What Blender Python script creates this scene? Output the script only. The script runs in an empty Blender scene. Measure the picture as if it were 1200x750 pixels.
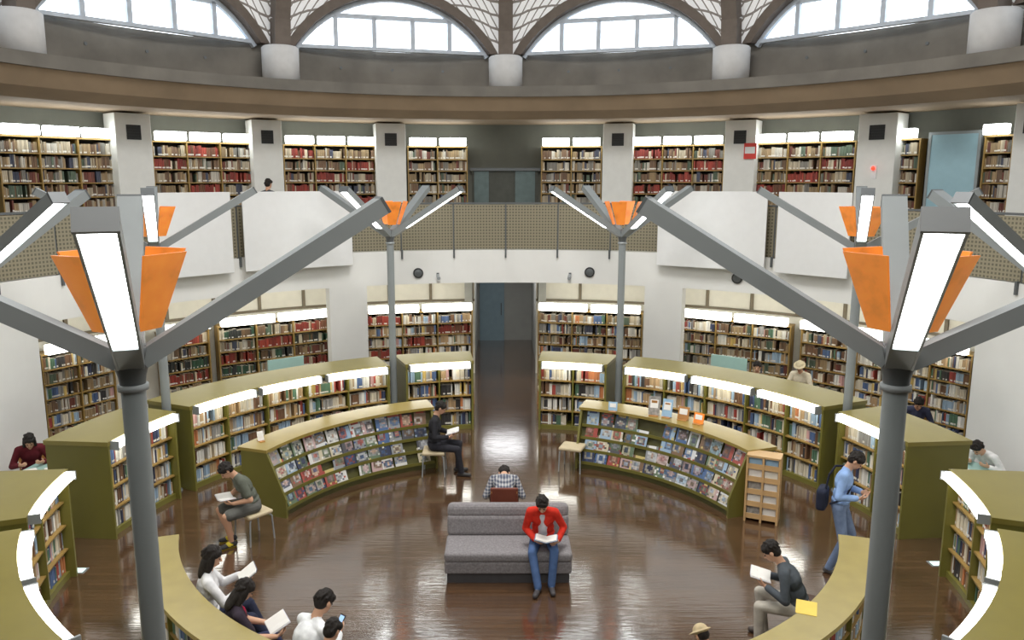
import bpy, bmesh, math, random
import numpy as np
from mathutils import Vector, Matrix
random.seed(11)
scene = bpy.context.scene
COL = scene.collection
PI = math.pi
F = 930.0; TH = math.radians(10.0); H = 5.2; YC = 10.4; CX = -0.073; PX = 589.0
CT, ST = math.cos(TH), math.sin(TH)
Z = Vector((0, 0, 1))
CAM = Vector((CX, 0, H))

# ---------------------------------------------------------------- camera
cam = bpy.data.cameras.new('camera')
co = bpy.data.objects.new('camera', cam); COL.objects.link(co)
co.location = CAM; co.rotation_euler = (PI/2 - TH, 0, 0)
cam.sensor_width = 36; cam.lens = F/1200*36; cam.shift_x = (600-PX)/1200
cam.clip_start = 0.05; cam.clip_end = 200
scene.camera = co
try:
    scene.view_settings.view_transform = 'Standard'
    scene.view_settings.look = 'None'
    scene.view_settings.exposure = 0.0
    scene.view_settings.gamma = 1.06
except Exception:
    pass

# ---------------------------------------------------------------- helpers
def ray(px, py):
    u = (px-PX)/F; v = (py-375)/F
    return Vector((u, CT - v*ST, -ST - v*CT))
def on_z(px, py, z):
    d = ray(px, py); t = (z-H)/d.z
    return CAM + d*t
def on_cyl(px, py, r):
    d = ray(px, py); a = d.x*d.x + d.y*d.y; b = 2*(CX*d.x - d.y*YC); c = CX*CX + YC*YC - r*r
    t = (-b + math.sqrt(max(0, b*b - 4*a*c)))/(2*a)
    return CAM + d*t
def az_px(px, py, r):
    p = on_cyl(px, py, r); return math.degrees(math.atan2(p.x, p.y-YC))
def pol(r, az, z=0.0):
    a = math.radians(az); return Vector((r*math.sin(a), YC + r*math.cos(a), z))
def adir(az):
    a = math.radians(az); return Vector((math.sin(a), math.cos(a), 0))
def lin1(c):
    c = c/255.0
    return c/12.92 if c <= 0.04045 else ((c+0.055)/1.055)**2.4
def lin(c): return (lin1(c[0]), lin1(c[1]), lin1(c[2]), 1.0)
def ordn(i):
    s = 'th' if 10 <= i % 100 <= 20 else {1: 'st', 2: 'nd', 3: 'rd'}.get(i % 10, 'th')
    return '%d%s' % (i, s)

# ---------------------------------------------------------------- materials
MATS = {}
def new_mat(name):
    m = bpy.data.materials.new(name); m.use_nodes = True
    nt = m.node_tree; return m, nt, nt.nodes['Principled BSDF']
def mat(name, col, rough=0.6, metal=0.0, var=0.12, scale=6.0, bump=0.0, emit=None, stretch=None, spec=0.5):
    if name in MATS: return MATS[name]
    m, nt, b = new_mat(name)
    b.inputs['Roughness'].default_value = rough; b.inputs['Metallic'].default_value = metal
    b.inputs['Specular IOR Level'].default_value = spec
    tc = nt.nodes.new('ShaderNodeTexCoord'); no = nt.nodes.new('ShaderNodeTexNoise')
    mp = nt.nodes.new('ShaderNodeMapping')
    if stretch: mp.inputs['Scale'].default_value = stretch
    no.inputs['Scale'].default_value = scale; no.inputs['Detail'].default_value = 4
    nt.links.new(tc.outputs['Object'], mp.inputs['Vector']); nt.links.new(mp.outputs['Vector'], no.inputs['Vector'])
    rp = nt.nodes.new('ShaderNodeValToRGB'); c = lin(col)
    rp.color_ramp.elements[0].position = 0.3; rp.color_ramp.elements[1].position = 0.7
    rp.color_ramp.elements[0].color = (c[0]*(1-var), c[1]*(1-var), c[2]*(1-var), 1)
    rp.color_ramp.elements[1].color = (min(1, c[0]*(1+var)), min(1, c[1]*(1+var)), min(1, c[2]*(1+var)), 1)
    nt.links.new(no.outputs['Fac'], rp.inputs['Fac']); nt.links.new(rp.outputs['Color'], b.inputs['Base Color'])
    if bump:
        bp = nt.nodes.new('ShaderNodeBump'); bp.inputs['Strength'].default_value = bump; bp.inputs['Distance'].default_value = 0.01
        nt.links.new(no.outputs['Fac'], bp.inputs['Height']); nt.links.new(bp.outputs['Normal'], b.inputs['Normal'])
    if emit:
        b.inputs['Emission Color'].default_value = (emit[0], emit[1], emit[2], 1); b.inputs['Emission Strength'].default_value = emit[3]
    MATS[name] = m; return m
def attr_mat(name, rough=0.55):
    m, nt, b = new_mat(name); b.inputs['Roughness'].default_value = rough
    a = nt.nodes.new('ShaderNodeAttribute'); a.attribute_name = 'Col'
    nt.links.new(a.outputs['Color'], b.inputs['Base Color']); return m
def cloth(col): return mat('cloth_%d_%d_%d' % col, col, 0.9, var=0.2, scale=9, bump=0.45, spec=0.2)

M_wood = mat('olive_stained_panel', (106, 101, 42), 0.42, var=0.05, scale=2)
M_top = mat('olive_wood_top', (128, 117, 54), 0.32, var=0.06, scale=3)
M_tan = mat('tan_olive_wood_top', (148, 128, 62), 0.28, var=0.08, scale=4)
M_tan2 = mat('pale_olive_wood_top', (156, 141, 84), 0.28, var=0.08, scale=4)
M_pine = mat('orange_pine_wood', (176, 124, 68), 0.45, var=0.15, scale=5)
M_pale = mat('pale_pine_wood', (196, 158, 108), 0.45, var=0.1, scale=5)
M_shelf = mat('shelf_wood', (140, 112, 58), 0.5, var=0.12, scale=5)
M_dark = mat('dark_back_board', (40, 34, 24), 0.8)  # very dark brown for the bookcase backs
M_bench = mat('dark_brown_bench_wood', (70, 46, 34), 0.5)
M_white = mat('white_painted_plaster', (226, 226, 223), 0.8, var=0.03, scale=1.5)
M_cream = mat('cream_wall_panel', (236, 232, 218), 0.7, var=0.03)
M_panel = mat('white_board_laminate', (218, 219, 219), 0.6, var=0.02)
M_tower = mat('white_enamel_metal', (216, 217, 213), 0.55, var=0.03)
M_conc = mat('grey_concrete', (104, 100, 93), 0.85, var=0.22, scale=1.3, bump=0.15)
M_concw = mat('warm_lit_concrete', (140, 120, 96), 0.85, var=0.14, scale=1.1, bump=0.1)  # soffit tone: warm light from the lamps below is put into the colour
M_concu = mat('green_grey_concrete', (98, 99, 90), 0.85, var=0.14, scale=1.2)
M_drum = mat('pale_concrete', (194, 194, 194), 0.7, var=0.05)
M_rib = mat('dark_brown_concrete_rib', (98, 88, 80), 0.75, var=0.12)
M_steel = mat('grey_painted_steel', (130, 136, 137), 0.45, 0.1, var=0.05, scale=3)
M_steel2 = mat('pale_grey_steel', (148, 153, 155), 0.45, 0.1, var=0.05)
M_dsteel = mat('dark_grey_steel', (88, 92, 94), 0.45, 0.2, var=0.05)
M_black = mat('black_plastic', (24, 24, 26), 0.5, var=0.1)
M_orange = mat('orange_panel_added_glow', (222, 116, 36), 0.3, var=0.4, scale=5, emit=(0.9, 0.3, 0.05, 0.35))  # faint emission imitates light shining through the orange
M_tube = mat('fluorescent_diffuser', (250, 250, 250), 0.5, var=0.0, emit=(0.95, 1.0, 0.98, 10.0))
M_tubew = mat('warm_fluorescent_diffuser', (250, 250, 245), 0.5, var=0.0, emit=(1.0, 0.98, 0.88, 7.5))
M_sofa = mat('grey_sofa_fabric', (126, 122, 124), 0.95, var=0.22, scale=40, bump=0.3)
M_sofad = mat('dark_grey_plinth', (66, 64, 66), 0.9, var=0.1)
M_skin = mat('skin', (206, 158, 128), 0.6, var=0.05)
M_teal = mat('pale_teal_laminate', (160, 196, 188), 0.4, var=0.05)
M_blue = mat('blue_grey_door_paint', (128, 150, 160), 0.5, var=0.06)
M_paper = mat('white_paper', (236, 234, 228), 0.8, var=0.03)
M_beige = mat('beige_vinyl', (196, 180, 146), 0.6, var=0.06)
M_grille = mat('dark_grille', (44, 46, 45), 0.7)
M_red = mat('red_paint', (200, 50, 40), 0.5)
M_yellow = mat('yellow_paper', (228, 196, 90), 0.8, var=0.04)
M_brown = mat('brown_leather', (110, 52, 34), 0.6, var=0.1)
M_eye = mat('dark_eye', (26, 20, 18), 0.3)
M_lip = mat('lip_skin', (158, 92, 82), 0.6)
M_book = attr_mat('book_cloth')
M_mag = attr_mat('glossy_magazine_cover', 0.3)

def floor_mat():
    m, nt, b = new_mat('glossy_brown_plank_floor')
    tc = nt.nodes.new('ShaderNodeTexCoord'); br = nt.nodes.new('ShaderNodeTexBrick'); no = nt.nodes.new('ShaderNodeTexNoise')
    nt.links.new(tc.outputs['Object'], br.inputs['Vector'])
    br.inputs['Scale'].default_value = 1.0; br.inputs['Brick Width'].default_value = 1.1; br.inputs['Row Height'].default_value = 0.09
    br.inputs['Mortar Size'].default_value = 0.004; br.inputs['Mortar Smooth'].default_value = 0.3
    br.inputs['Color1'].default_value = lin((94, 68, 47)); br.inputs['Color2'].default_value = lin((78, 56, 39)); br.inputs['Mortar'].default_value = lin((42, 30, 21))
    no.inputs['Scale'].default_value = 2.0
    nt.links.new(tc.outputs['Object'], no.inputs['Vector'])
    mx = nt.nodes.new('ShaderNodeMix'); mx.data_type = 'RGBA'; mx.blend_type = 'MULTIPLY'; mx.inputs[0].default_value = 0.3
    nt.links.new(br.outputs['Color'], mx.inputs[6]); nt.links.new(no.outputs['Fac'], mx.inputs[7])
    nt.links.new(mx.outputs[2], b.inputs['Base Color'])
    b.inputs['Roughness'].default_value = 0.16; b.inputs['Specular IOR Level'].default_value = 1.0
    b.inputs['Coat Weight'].default_value = 0.9; b.inputs['Coat Roughness'].default_value = 0.07; b.inputs['Coat IOR'].default_value = 1.6
    wv = nt.nodes.new('ShaderNodeTexNoise'); wv.inputs['Scale'].default_value = 2.2
    mp = nt.nodes.new('ShaderNodeMapping'); mp.inputs['Scale'].default_value = (1.0, 12.0, 1.0)
    nt.links.new(tc.outputs['Object'], mp.inputs['Vector']); nt.links.new(mp.outputs['Vector'], wv.inputs['Vector'])
    bp = nt.nodes.new('ShaderNodeBump'); bp.inputs['Strength'].default_value = 0.14; bp.inputs['Distance'].default_value = 0.01
    nt.links.new(wv.outputs['Fac'], bp.inputs['Height'])
    nt.links.new(bp.outputs['Normal'], b.inputs['Normal']); nt.links.new(bp.outputs['Normal'], b.inputs['Coat Normal']); return m
M_floor = floor_mat()
def mesh_mat():
    m, nt, b = new_mat('perforated_metal_panel')
    tc = nt.nodes.new('ShaderNodeTexCoord'); br = nt.nodes.new('ShaderNodeTexBrick')
    nt.links.new(tc.outputs['UV'], br.inputs['Vector'])
    br.offset = 0.0; br.inputs['Scale'].default_value = 1.0; br.inputs['Brick Width'].default_value = 0.07; br.inputs['Row Height'].default_value = 0.07
    br.inputs['Mortar Size'].default_value = 0.018; br.inputs['Mortar Smooth'].default_value = 0.2
    br.inputs['Color1'].default_value = lin((86, 83, 68)); br.inputs['Color2'].default_value = lin((92, 88, 72)); br.inputs['Mortar'].default_value = lin((136, 128, 106))
    nt.links.new(br.outputs['Color'], b.inputs['Base Color']); b.inputs['Roughness'].default_value = 0.5; b.inputs['Metallic'].default_value = 0.1
    return m
M_mesh = mesh_mat()
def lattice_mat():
    m, nt, b = new_mat('white_lattice_vault_added_glow')
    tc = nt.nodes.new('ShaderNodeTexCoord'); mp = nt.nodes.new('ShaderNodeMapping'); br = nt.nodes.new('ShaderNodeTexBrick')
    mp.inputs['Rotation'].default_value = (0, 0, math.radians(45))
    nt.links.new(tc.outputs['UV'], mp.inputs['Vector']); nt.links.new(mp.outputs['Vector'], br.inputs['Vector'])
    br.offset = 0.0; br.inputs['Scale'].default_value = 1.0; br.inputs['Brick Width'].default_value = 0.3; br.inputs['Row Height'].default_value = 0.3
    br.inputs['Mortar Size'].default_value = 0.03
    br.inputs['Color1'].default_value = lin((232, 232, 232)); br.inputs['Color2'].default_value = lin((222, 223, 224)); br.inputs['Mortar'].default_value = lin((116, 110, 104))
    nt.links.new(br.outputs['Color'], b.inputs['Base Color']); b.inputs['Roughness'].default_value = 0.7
    nt.links.new(br.outputs['Color'], b.inputs['Emission Color']); b.inputs['Emission Strength'].default_value = 0.3  # emission stands in for daylight coming through the panels
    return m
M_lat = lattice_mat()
def plaid_mat():
    m, nt, b = new_mat('plaid_shirt_cloth')
    tc = nt.nodes.new('ShaderNodeTexCoord')
    def wav(ax, sc):
        w = nt.nodes.new('ShaderNodeTexWave'); w.bands_direction = ax; w.inputs['Scale'].default_value = sc
        nt.links.new(tc.outputs['Object'], w.inputs['Vector']); return w.outputs['Fac']
    mx = nt.nodes.new('ShaderNodeMath'); mx.operation = 'ADD'
    nt.links.new(wav('X', 7), mx.inputs[0]); nt.links.new(wav('Z', 7), mx.inputs[1])
    rp = nt.nodes.new('ShaderNodeValToRGB'); rp.color_ramp.elements[0].color = lin((66, 72, 92)); rp.color_ramp.elements[1].color = lin((186, 186, 186))
    rp.color_ramp.elements[0].position = 0.2
    dv = nt.nodes.new('ShaderNodeMath'); dv.operation = 'MULTIPLY'; dv.inputs[1].default_value = 0.5
    nt.links.new(mx.outputs[0], dv.inputs[0]); nt.links.new(dv.outputs[0], rp.inputs['Fac'])
    nt.links.new(rp.outputs['Color'], b.inputs['Base Color']); b.inputs['Roughness'].default_value = 0.9
    return m
M_plaid = plaid_mat()
def glass_mat():
    m = bpy.data.materials.new('clear_window_glass'); m.use_nodes = True; nt = m.node_tree
    for n in list(nt.nodes): nt.nodes.remove(n)
    o = nt.nodes.new('ShaderNodeOutputMaterial'); t = nt.nodes.new('ShaderNodeBsdfTransparent'); g = nt.nodes.new('ShaderNodeBsdfGlossy'); x = nt.nodes.new('ShaderNodeMixShader')
    t.inputs['Color'].default_value = (0.96, 0.98, 1, 1); x.inputs[0].default_value = 0.03
    nt.links.new(t.outputs[0], x.inputs[1]); nt.links.new(g.outputs[0], x.inputs[2]); nt.links.new(x.outputs[0], o.inputs[0]); return m
M_glass = glass_mat()

# ---------------------------------------------------------------- mesh builder
ORG = {}
class MB:
    def __init__(s): s.v = []; s.f = []; s.m = []; s.c = []; s.s = []; s.uv = None
    def add(s, vs, fs, mi=0, col=None, sm=False):
        o = len(s.v); s.v += [Vector(p) for p in vs]
        for i, f in enumerate(fs):
            s.f.append([o+k for k in f]); s.m.append(mi); s.c.append(col if not isinstance(col, list) else col[i]); s.s.append(sm)
    def box(s, c, d, R=None, mi=0, col=None):
        c = Vector(c); x, y, z = d[0]/2, d[1]/2, d[2]/2
        vs = [Vector(p) for p in ((-x,-y,-z),(x,-y,-z),(x,y,-z),(-x,y,-z),(-x,-y,z),(x,-y,z),(x,y,z),(-x,y,z))]
        if R is not None: vs = [R @ p for p in vs]
        s.add([c+p for p in vs], [(3,2,1,0),(4,5,6,7),(0,1,5,4),(1,2,6,5),(2,3,7,6),(3,0,4,7)], mi, col)
    def beam(s, p0, p1, w, h, up=Z, mi=0, w1=None, h1=None):
        p0 = Vector(p0); p1 = Vector(p1); a = (p1-p0).normalized(); sd = a.cross(up)
        if sd.length < 1e-4: sd = a.cross(Vector((0, 1, 0)))
        sd.normalize(); u = sd.cross(a); w1 = w if w1 is None else w1; h1 = h if h1 is None else h1
        vs = []
        for p, ww, hh in ((p0, w, h), (p1, w1, h1)):
            vs += [p-sd*ww/2-u*hh/2, p+sd*ww/2-u*hh/2, p+sd*ww/2+u*hh/2, p-sd*ww/2+u*hh/2]
        s.add(vs, [(3,2,1,0),(4,5,6,7),(0,1,5,4),(1,2,6,5),(2,3,7,6),(3,0,4,7)], mi)
    def tube(s, p0, p1, r0, r1=None, n=16, mi=0, caps=True):
        p0 = Vector(p0); p1 = Vector(p1); r1 = r0 if r1 is None else r1
        a = (p1-p0).normalized(); u = a.orthogonal().normalized(); w = a.cross(u)
        vs = [p + (u*math.cos(2*PI*i/n) + w*math.sin(2*PI*i/n))*r for p, r in ((p0, r0), (p1, r1)) for i in range(n)]
        s.add(vs, [(i, (i+1) % n, n+(i+1) % n, n+i) for i in range(n)], mi, None, True)
        if caps:
            s.add(vs[:n], [tuple(range(n-1, -1, -1))], mi); s.add(vs[n:], [tuple(range(n))], mi)
    def path(s, pts, r, n=8, mi=0):
        for i in range(len(pts)-1): s.tube(pts[i], pts[i+1], r, r, n, mi)
    def sweep(s, prof, a0, a1, n=None, mi=0, cap=True):
        n = n or max(1, int(abs(a1-a0)/2.0)); k = len(prof); full = abs(a1-a0) > 359.9
        area = sum(prof[i][0]*prof[(i+1) % k][1] - prof[(i+1) % k][0]*prof[i][1] for i in range(k))
        if area < 0: prof = prof[::-1]
        vs = [pol(r, a0+(a1-a0)*i/n, z) for i in range(n+1) for r, z in prof]
        fs = [(i*k+j, (i+1)*k+j, (i+1)*k+(j+1) % k, i*k+(j+1) % k) for i in range(n) for j in range(k)]
        if cap and not full: fs += [tuple(range(k)), tuple(n*k+j for j in range(k-1, -1, -1))]
        s.add(vs, fs, mi)
    def arc(s, r0, r1, z0, z1, a0, a1, n=None, mi=0):
        if a1 < a0: a0, a1 = a1, a0
        s.sweep([(r0, z0), (r1, z0), (r1, z1), (r0, z1)], a0, a1, n, mi)
    def lathe(s, prof, c, n=24, mi=0):
        c = Vector(c); k = len(prof)
        vs = [c+Vector((r*math.cos(2*PI*i/n), r*math.sin(2*PI*i/n), z)) for i in range(n) for r, z in prof]
        s.add(vs, [(i*k+j, ((i+1) % n)*k+j, ((i+1) % n)*k+j+1, i*k+j+1) for i in range(n) for j in range(k-1)], mi, None, True)
    def ell(s, c, ax, rad, nl=8, no=14, mi=0):
        c = Vector(c); vs = []
        for i in range(nl+1):
            t = PI*i/nl
            for j in range(no):
                p = 2*PI*j/no
                vs.append(c + ax[0]*rad[0]*math.sin(t)*math.cos(p) + ax[1]*rad[1]*math.sin(t)*math.sin(p) + ax[2]*rad[2]*math.cos(t))
        s.add(vs, [(i*no+j, (i+1)*no+j, (i+1)*no+(j+1) % no, i*no+(j+1) % no) for i in range(nl) for j in range(no)], mi, None, True)
    def build(s, name, mats, parent=None, bevel=0, uvs=None):
        if not isinstance(mats, (list, tuple)): mats = [mats]
        if parent is not None: org = ORG[parent.name]
        else:
            xs = [p.x for p in s.v]; ys = [p.y for p in s.v]; zs = [p.z for p in s.v]
            org = Vector(((min(xs)+max(xs))/2, (min(ys)+max(ys))/2, min(zs)))
        me = bpy.data.meshes.new(name)
        me.from_pydata([tuple(p-org) for p in s.v], [], s.f)
        for m in mats: me.materials.append(m)
        me.polygons.foreach_set('material_index', s.m); me.polygons.foreach_set('use_smooth', s.s)
        if any(c is not None for c in s.c):
            a = me.attributes.new('Col', 'FLOAT_COLOR', 'FACE')
            a.data.foreach_set('color', [x for c in s.c for x in (c or (0.5, 0.5, 0.5, 1))])
        if uvs:
            ul = me.uv_layers.new(name='UVMap')
            for p in me.polygons:
                for li in p.loop_indices: ul.data[li].uv = uvs[me.loops[li].vertex_index]
        me.update()
        o = bpy.data.objects.new(name, me); COL.objects.link(o)
        if parent is not None: o.parent = parent
        else: o.location = org
        ORG[o.name] = org
        if bevel:
            b = o.modifiers.new('bevel', 'BEVEL'); b.width = bevel; b.segments = 3; b.limit_method = 'ANGLE'
        return o
def tag(o, label, cat, group=None, kind=None):
    if label: o['label'] = label
    if cat: o['category'] = cat
    if group: o['group'] = group
    if kind: o['kind'] = kind
    return o
def struct(o): o['kind'] = 'structure'; return o
def thing(name, label, cat, loc, group=None):
    o = bpy.data.objects.new(name, None); COL.objects.link(o); o.location = loc; o.empty_display_size = 0.2
    ORG[o.name] = Vector(loc); return tag(o, label, cat, group)
def frame(fwd):
    f = Vector((fwd.x, fwd.y, 0)).normalized(); r = Vector((f.y, -f.x, 0))
    return Matrix((r, f, Z)).transposed()

# ---------------------------------------------------------------- setting
UP = 3.56; SOF = 2.78; RB = 8.5
b = MB(); b.box((0, 12, -0.1), (30, 32, 0.2)); struct(b.build('floor', M_floor))
b = MB(); b.sweep([(RB+0.02, 3.3), (12, 3.3), (12, UP), (RB+0.02, UP)], -125, 125, 120); struct(b.build('floor_upper', M_white))
b = MB(); b.arc(8.5, 8.8, SOF, 3.3, -125, 125, 120); b.arc(8.5, 8.52, 3.3, UP+0.005, -125, 125, 120)
for s in (-1, 1):
    aI = s*abs(az_px(430, 380, 8.6)); aO = s*abs(az_px(386, 380, 8.6)); aW = s*abs(az_px(44, 440, 8.6))
    b.arc(8.5, 8.8, 0, SOF, aI, aO, 6); b.arc(8.5, 8.8, 0, SOF, aW, s*125, 30)
struct(b.build('wall_lower', M_white))
cw = 4.4
b = MB(); b.arc(10.75, 10.9, 0, 3.3, cw, 125, 60); b.arc(10.75, 10.9, 0, 3.3, -125, -cw, 60); struct(b.build('wall_back', M_cream))
b = MB()
for s in (-1, 1):
    b.arc(10.7, 10.76, 2.0, 2.06, s*cw, s*72, 40); b.arc(10.7, 10.76, 2.54, 2.6, s*cw, s*72, 40)
    for i in range(12): b.arc(10.7, 10.76, 2.0, 2.58, s*(cw+0.2+i*5.9), s*(cw+0.6+i*5.9), 1)
struct(b.build('trim_3', mat('tan_grey_frame', (112, 100, 78), 0.5)))
b = MB()
for s in (-1, 1): b.box((s*0.98, 23.3, 1.65), (0.2, 4.9, 3.3))
b.box((0, 25.8, 1.65), (2.2, 0.2, 3.3)); b.box((0, 23.3, 3.0), (2.2, 4.9, 0.4))
struct(b.build('wall_corridor', mat('light_grey_concrete', (160, 160, 154), 0.8, var=0.1, scale=1.5)))
d1 = MB()
d1.box((-0.42, 25.66, 1.05), (0.8, 0.06, 2.1)); d1 = struct(d1.build('door_1', M_blue))
b = MB(); b.box((-0.12, 25.61, 1.05), (0.03, 0.05, 0.4)); b.build('door_handle', M_dsteel, d1)
b = MB(); b.arc(12, 12.2, 3.3, 6.69, -180, 180, 120); b.arc(12, 12.2, 0, 3.3, 6, 354, 120); struct(b.build('wall_upper', M_concu))
b = MB(); b.sweep([(9.34, 7.16), (9.6, 6.86), (10.0, 6.69), (12.2, 6.69), (12.2, 7.4), (9.34, 7.4)], -180, 180, 144); struct(b.build('ceiling', M_concw))
b = MB(); b.arc(9.26, 9.5, 7.17, 7.41, -180, 180, 144); struct(b.build('trim_2', M_conc))
b = MB(); b.arc(10.2, 10.4, 7.4, 8.27, -180, 180, 120); struct(b.build('wall_clerestory', M_conc))
b = MB()
for k in range(-3, 3):
    for j in (-1, 0, 1):
        p = pol(10.19, (k+0.5)*31.6+j*7, 7.85); b.tube(p, p - adir((k+0.5)*31.6+j*7)*0.015, 0.035, n=10)
struct(b.build('trim_1', M_dsteel))
SP = 31.6
for k in range(-3, 4):
    c = pol(9.72, k*SP, 0)
    b = MB(); b.lathe([(0, 7.36), (0.41, 7.36), (0.41, 8.12), (0.36, 8.16), (0, 8.16)], c, 28)
    struct(b.build('trim_%d' % (k+8), M_drum))
b = MB()
def mer(r0, z0, t): return r0*math.cos(t*math.radians(82)), z0 + (13.0-z0)*math.sin(t*PI/2)
for k in range(-3, 4):
    prev = None
    for i in range(13):
        r, z = mer(9.66, 8.1, i/12); p = pol(r, k*SP, z)
        if prev is not None: b.beam(prev, p, 0.36 - 0.012*i, 0.4)
        prev = p
struct(b.build('trim_20', M_rib))
HW = 2.3; SIL = 8.23; RISE = 1.22; AR = (HW*HW+RISE*RISE)/(2*RISE)
def archz(x):
    x = abs(x)
    return SIL if x >= HW else SIL + RISE - AR + math.sqrt(AR*AR - x*x)
HW2 = 2.52; RI2 = 1.44; AR2 = (HW2*HW2+RI2*RI2)/(2*RI2)
def oz(x):
    x = abs(x)
    return SIL if x >= HW2 else SIL + RI2 - AR2 + math.sqrt(AR2*AR2 - x*x)
PR = 9.85
wi = 0
for k in range(-3, 3):
    am = (k+0.5)*SP; wi += 1
    f = adir(am); t = Vector((f.y, -f.x, 0)); c0 = pol(PR, am, 0)
    def P(x, z, d=0): return c0 + t*x + f*d + Z*z
    fr = MB(); N = 24
    xs = [HW*math.sin(PI/2*(-1+2*i/N)) for i in range(N+1)]
    for i in range(N): fr.beam(P(xs[i], archz(xs[i])-0.05), P(xs[i+1], archz(xs[i+1])-0.05), 0.1, 0.11, up=f)
    for x in (-1.36, -0.46, 0.46, 1.36): fr.beam(P(x, SIL), P(x, archz(x) if abs(x) > 1 else SIL+0.76), 0.1, 0.1, up=f)
    fr.beam(P(-1.56, SIL+0.76), P(1.56, SIL+0.76), 0.1, 0.1, up=Z); fr.beam(P(-HW, SIL+0.04), P(HW, SIL+0.04), 0.14, 0.08, up=Z)
    w = struct(fr.build('window_%d' % wi, mat('pale_grey_window_frame', (180, 190, 202), 0.5)))
    pn = MB(); top = [P(x, archz(x), 0.03) for x in xs]
    pn.add(top, [tuple(range(N+1))]); pn.build('pane', M_glass, w)
    ab = MB()
    for i in range(N):
        a_, b_ = -1+2*i/N, -1+2*(i+1)/N
        ia, ib = HW*math.sin(PI/2*a_), HW*math.sin(PI/2*b_); xa, xb = HW2*math.sin(PI/2*a_), HW2*math.sin(PI/2*b_)
        za, zb = archz(ia), archz(ib); ya, yb = oz(xa), oz(xb)
        vs = [P(ia, za, -0.3), P(ib, zb, -0.3), P(xb, yb, -0.3), P(xa, ya, -0.3), P(ia, za, 0.1), P(ib, zb, 0.1), P(xb, yb, 0.1), P(xa, ya, 0.1)]
        ab.add(vs, [(0,1,2,3), (7,6,5,4), (0,4,5,1), (3,2,6,7)])
    struct(ab.build('trim_%d' % (30+wi), M_rib))
    v = []; uv = []; fc = []; NS = 28; NT = 14
    for i in range(NS+1):
        s = -1+2*i/NS; x = s*2.78
        q = P(x, 0, -0.15); rr = math.hypot(q.x, q.y-YC); aa = math.degrees(math.atan2(q.x, q.y-YC)); z0 = oz(x)-0.04
        for j in range(NT+1):
            r, z = mer(rr, z0, j/NT); v.append(pol(r, aa, z)); uv.append((x, j*0.75))
    for i in range(NS):
        for j in range(NT):
            a = i*(NT+1)+j; fc.append((a, a+1, a+NT+2, a+NT+1))
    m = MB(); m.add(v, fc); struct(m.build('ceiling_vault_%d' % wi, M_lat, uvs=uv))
v = []; fc = []; a_s = 3*SP; b = MB()
for i in range(37):
    a = a_s + (360-2*a_s)*i/36
    for j in range(15):
        r, z = mer(10.3, 8.2, j/14); v.append(pol(r, a, z))
for i in range(36):
    for j in range(14):
        q = i*15+j; fc.append((q, q+1, q+16, q+15))
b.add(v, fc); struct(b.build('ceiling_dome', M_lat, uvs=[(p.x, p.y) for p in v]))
b = MB(); b.lathe([(0, 13.05), (1.6, 13.05), (1.6, 12.95), (0, 12.95)], (0, YC, 0), 32); struct(b.build('ceiling_crown', M_drum))
b = MB()
q0 = on_cyl(553, 215, 11.95); q1 = on_cyl(630, 215, 11.95); wd = q1.x - q0.x
b.box((0, 22.3, UP+0.95), (wd, 0.1, 1.9), mi=0)  # flat panel; the darkness of the opening is painted as grey
b.box((-wd*0.36, 22.24, UP+0.95), (wd*0.22, 0.06, 1.86), mi=1); b.box((wd*0.3, 22.24, UP+0.95), (wd*0.3, 0.06, 1.86), mi=1)
b.box((0, 22.22, UP+1.93), (wd+0.1, 0.1, 0.08), mi=2)
struct(b.build('door_2', [mat('recess_shade_grey', (66, 68, 62), 0.8), mat('dull_teal_paint', (80, 96, 96), 0.6), M_dsteel]))

# ---------------------------------------------------------------- railing & white boards
R_ = 8.42
for px0, px1, lab in ((283, 410, 'inner white board on the balcony railing, left of the perforated centre section'),
                      (178, 268, 'outer white board on the left balcony railing behind the lamp tree'),
                      (773, 900, 'inner white board on the balcony railing, right of the perforated centre section'),
                      (914, 1000, 'outer white board on the right balcony railing behind the lamp tree')):
    a0 = az_px(px0, 270, R_); a1 = az_px(px1, 270, R_); p0 = pol(R_-0.04, a0); p1 = pol(R_-0.04, a1)
    m = (p0+p1)/2; m -= Vector((m.x, m.y-YC, 0)).normalized()*0.08
    bb = MB(); bb.box(Vector((m.x, m.y, 4.13)), ((p1-p0).length, 0.04, 1.66), frame(Vector((m.x, m.y-YC, 0))))
    tag(bb.build('white_board', M_panel, bevel=0.008), lab, 'board', 'white boards on the balcony railing')
rl = thing('railing', 'curved balcony railing with perforated metal panels above the white wall', 'railing', pol(8.56, 0, UP))
b = MB(); b.arc(8.54, 8.6, 4.64, 4.68, -100, 100, 100); b.build('handrail', M_dsteel, rl)
step = 8.3
for i in range(-11, 11):
    a0 = i*step+0.12; a1 = a0+step-0.24; n = 4; v = []; uv = []
    for j in range(n+1):
        a = a0+(a1-a0)*j/n
        for r in (8.55, 8.575):
            for z in (UP+0.02, 4.63): v.append(pol(r, a, z)); uv.append((math.radians(a)*8.55, z))
    fc = []
    for j in range(n):
        q = j*4; fc += [(q, q+4, q+5, q+1), (q+2, q+3, q+7, q+6), (q+1, q+5, q+7, q+3), (q, q+2, q+6, q+4)]
    fc += [(0, 1, 3, 2), (n*4, n*4+2, n*4+3, n*4+1)]
    m = MB(); m.add(v, fc); m.build('panel', M_mesh, rl, uvs=uv)
    m = MB(); a = a0-0.12; m.box(pol(8.59, a, 4.1), (0.035, 0.05, 1.08), frame(adir(a))); m.build('post', M_dsteel, rl)
    m = MB(); m.box(pol(8.48, a, UP-0.07), (0.04, 0.06, 0.22), frame(adir(a))); m.build('post_foot', M_dsteel, rl)

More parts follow.
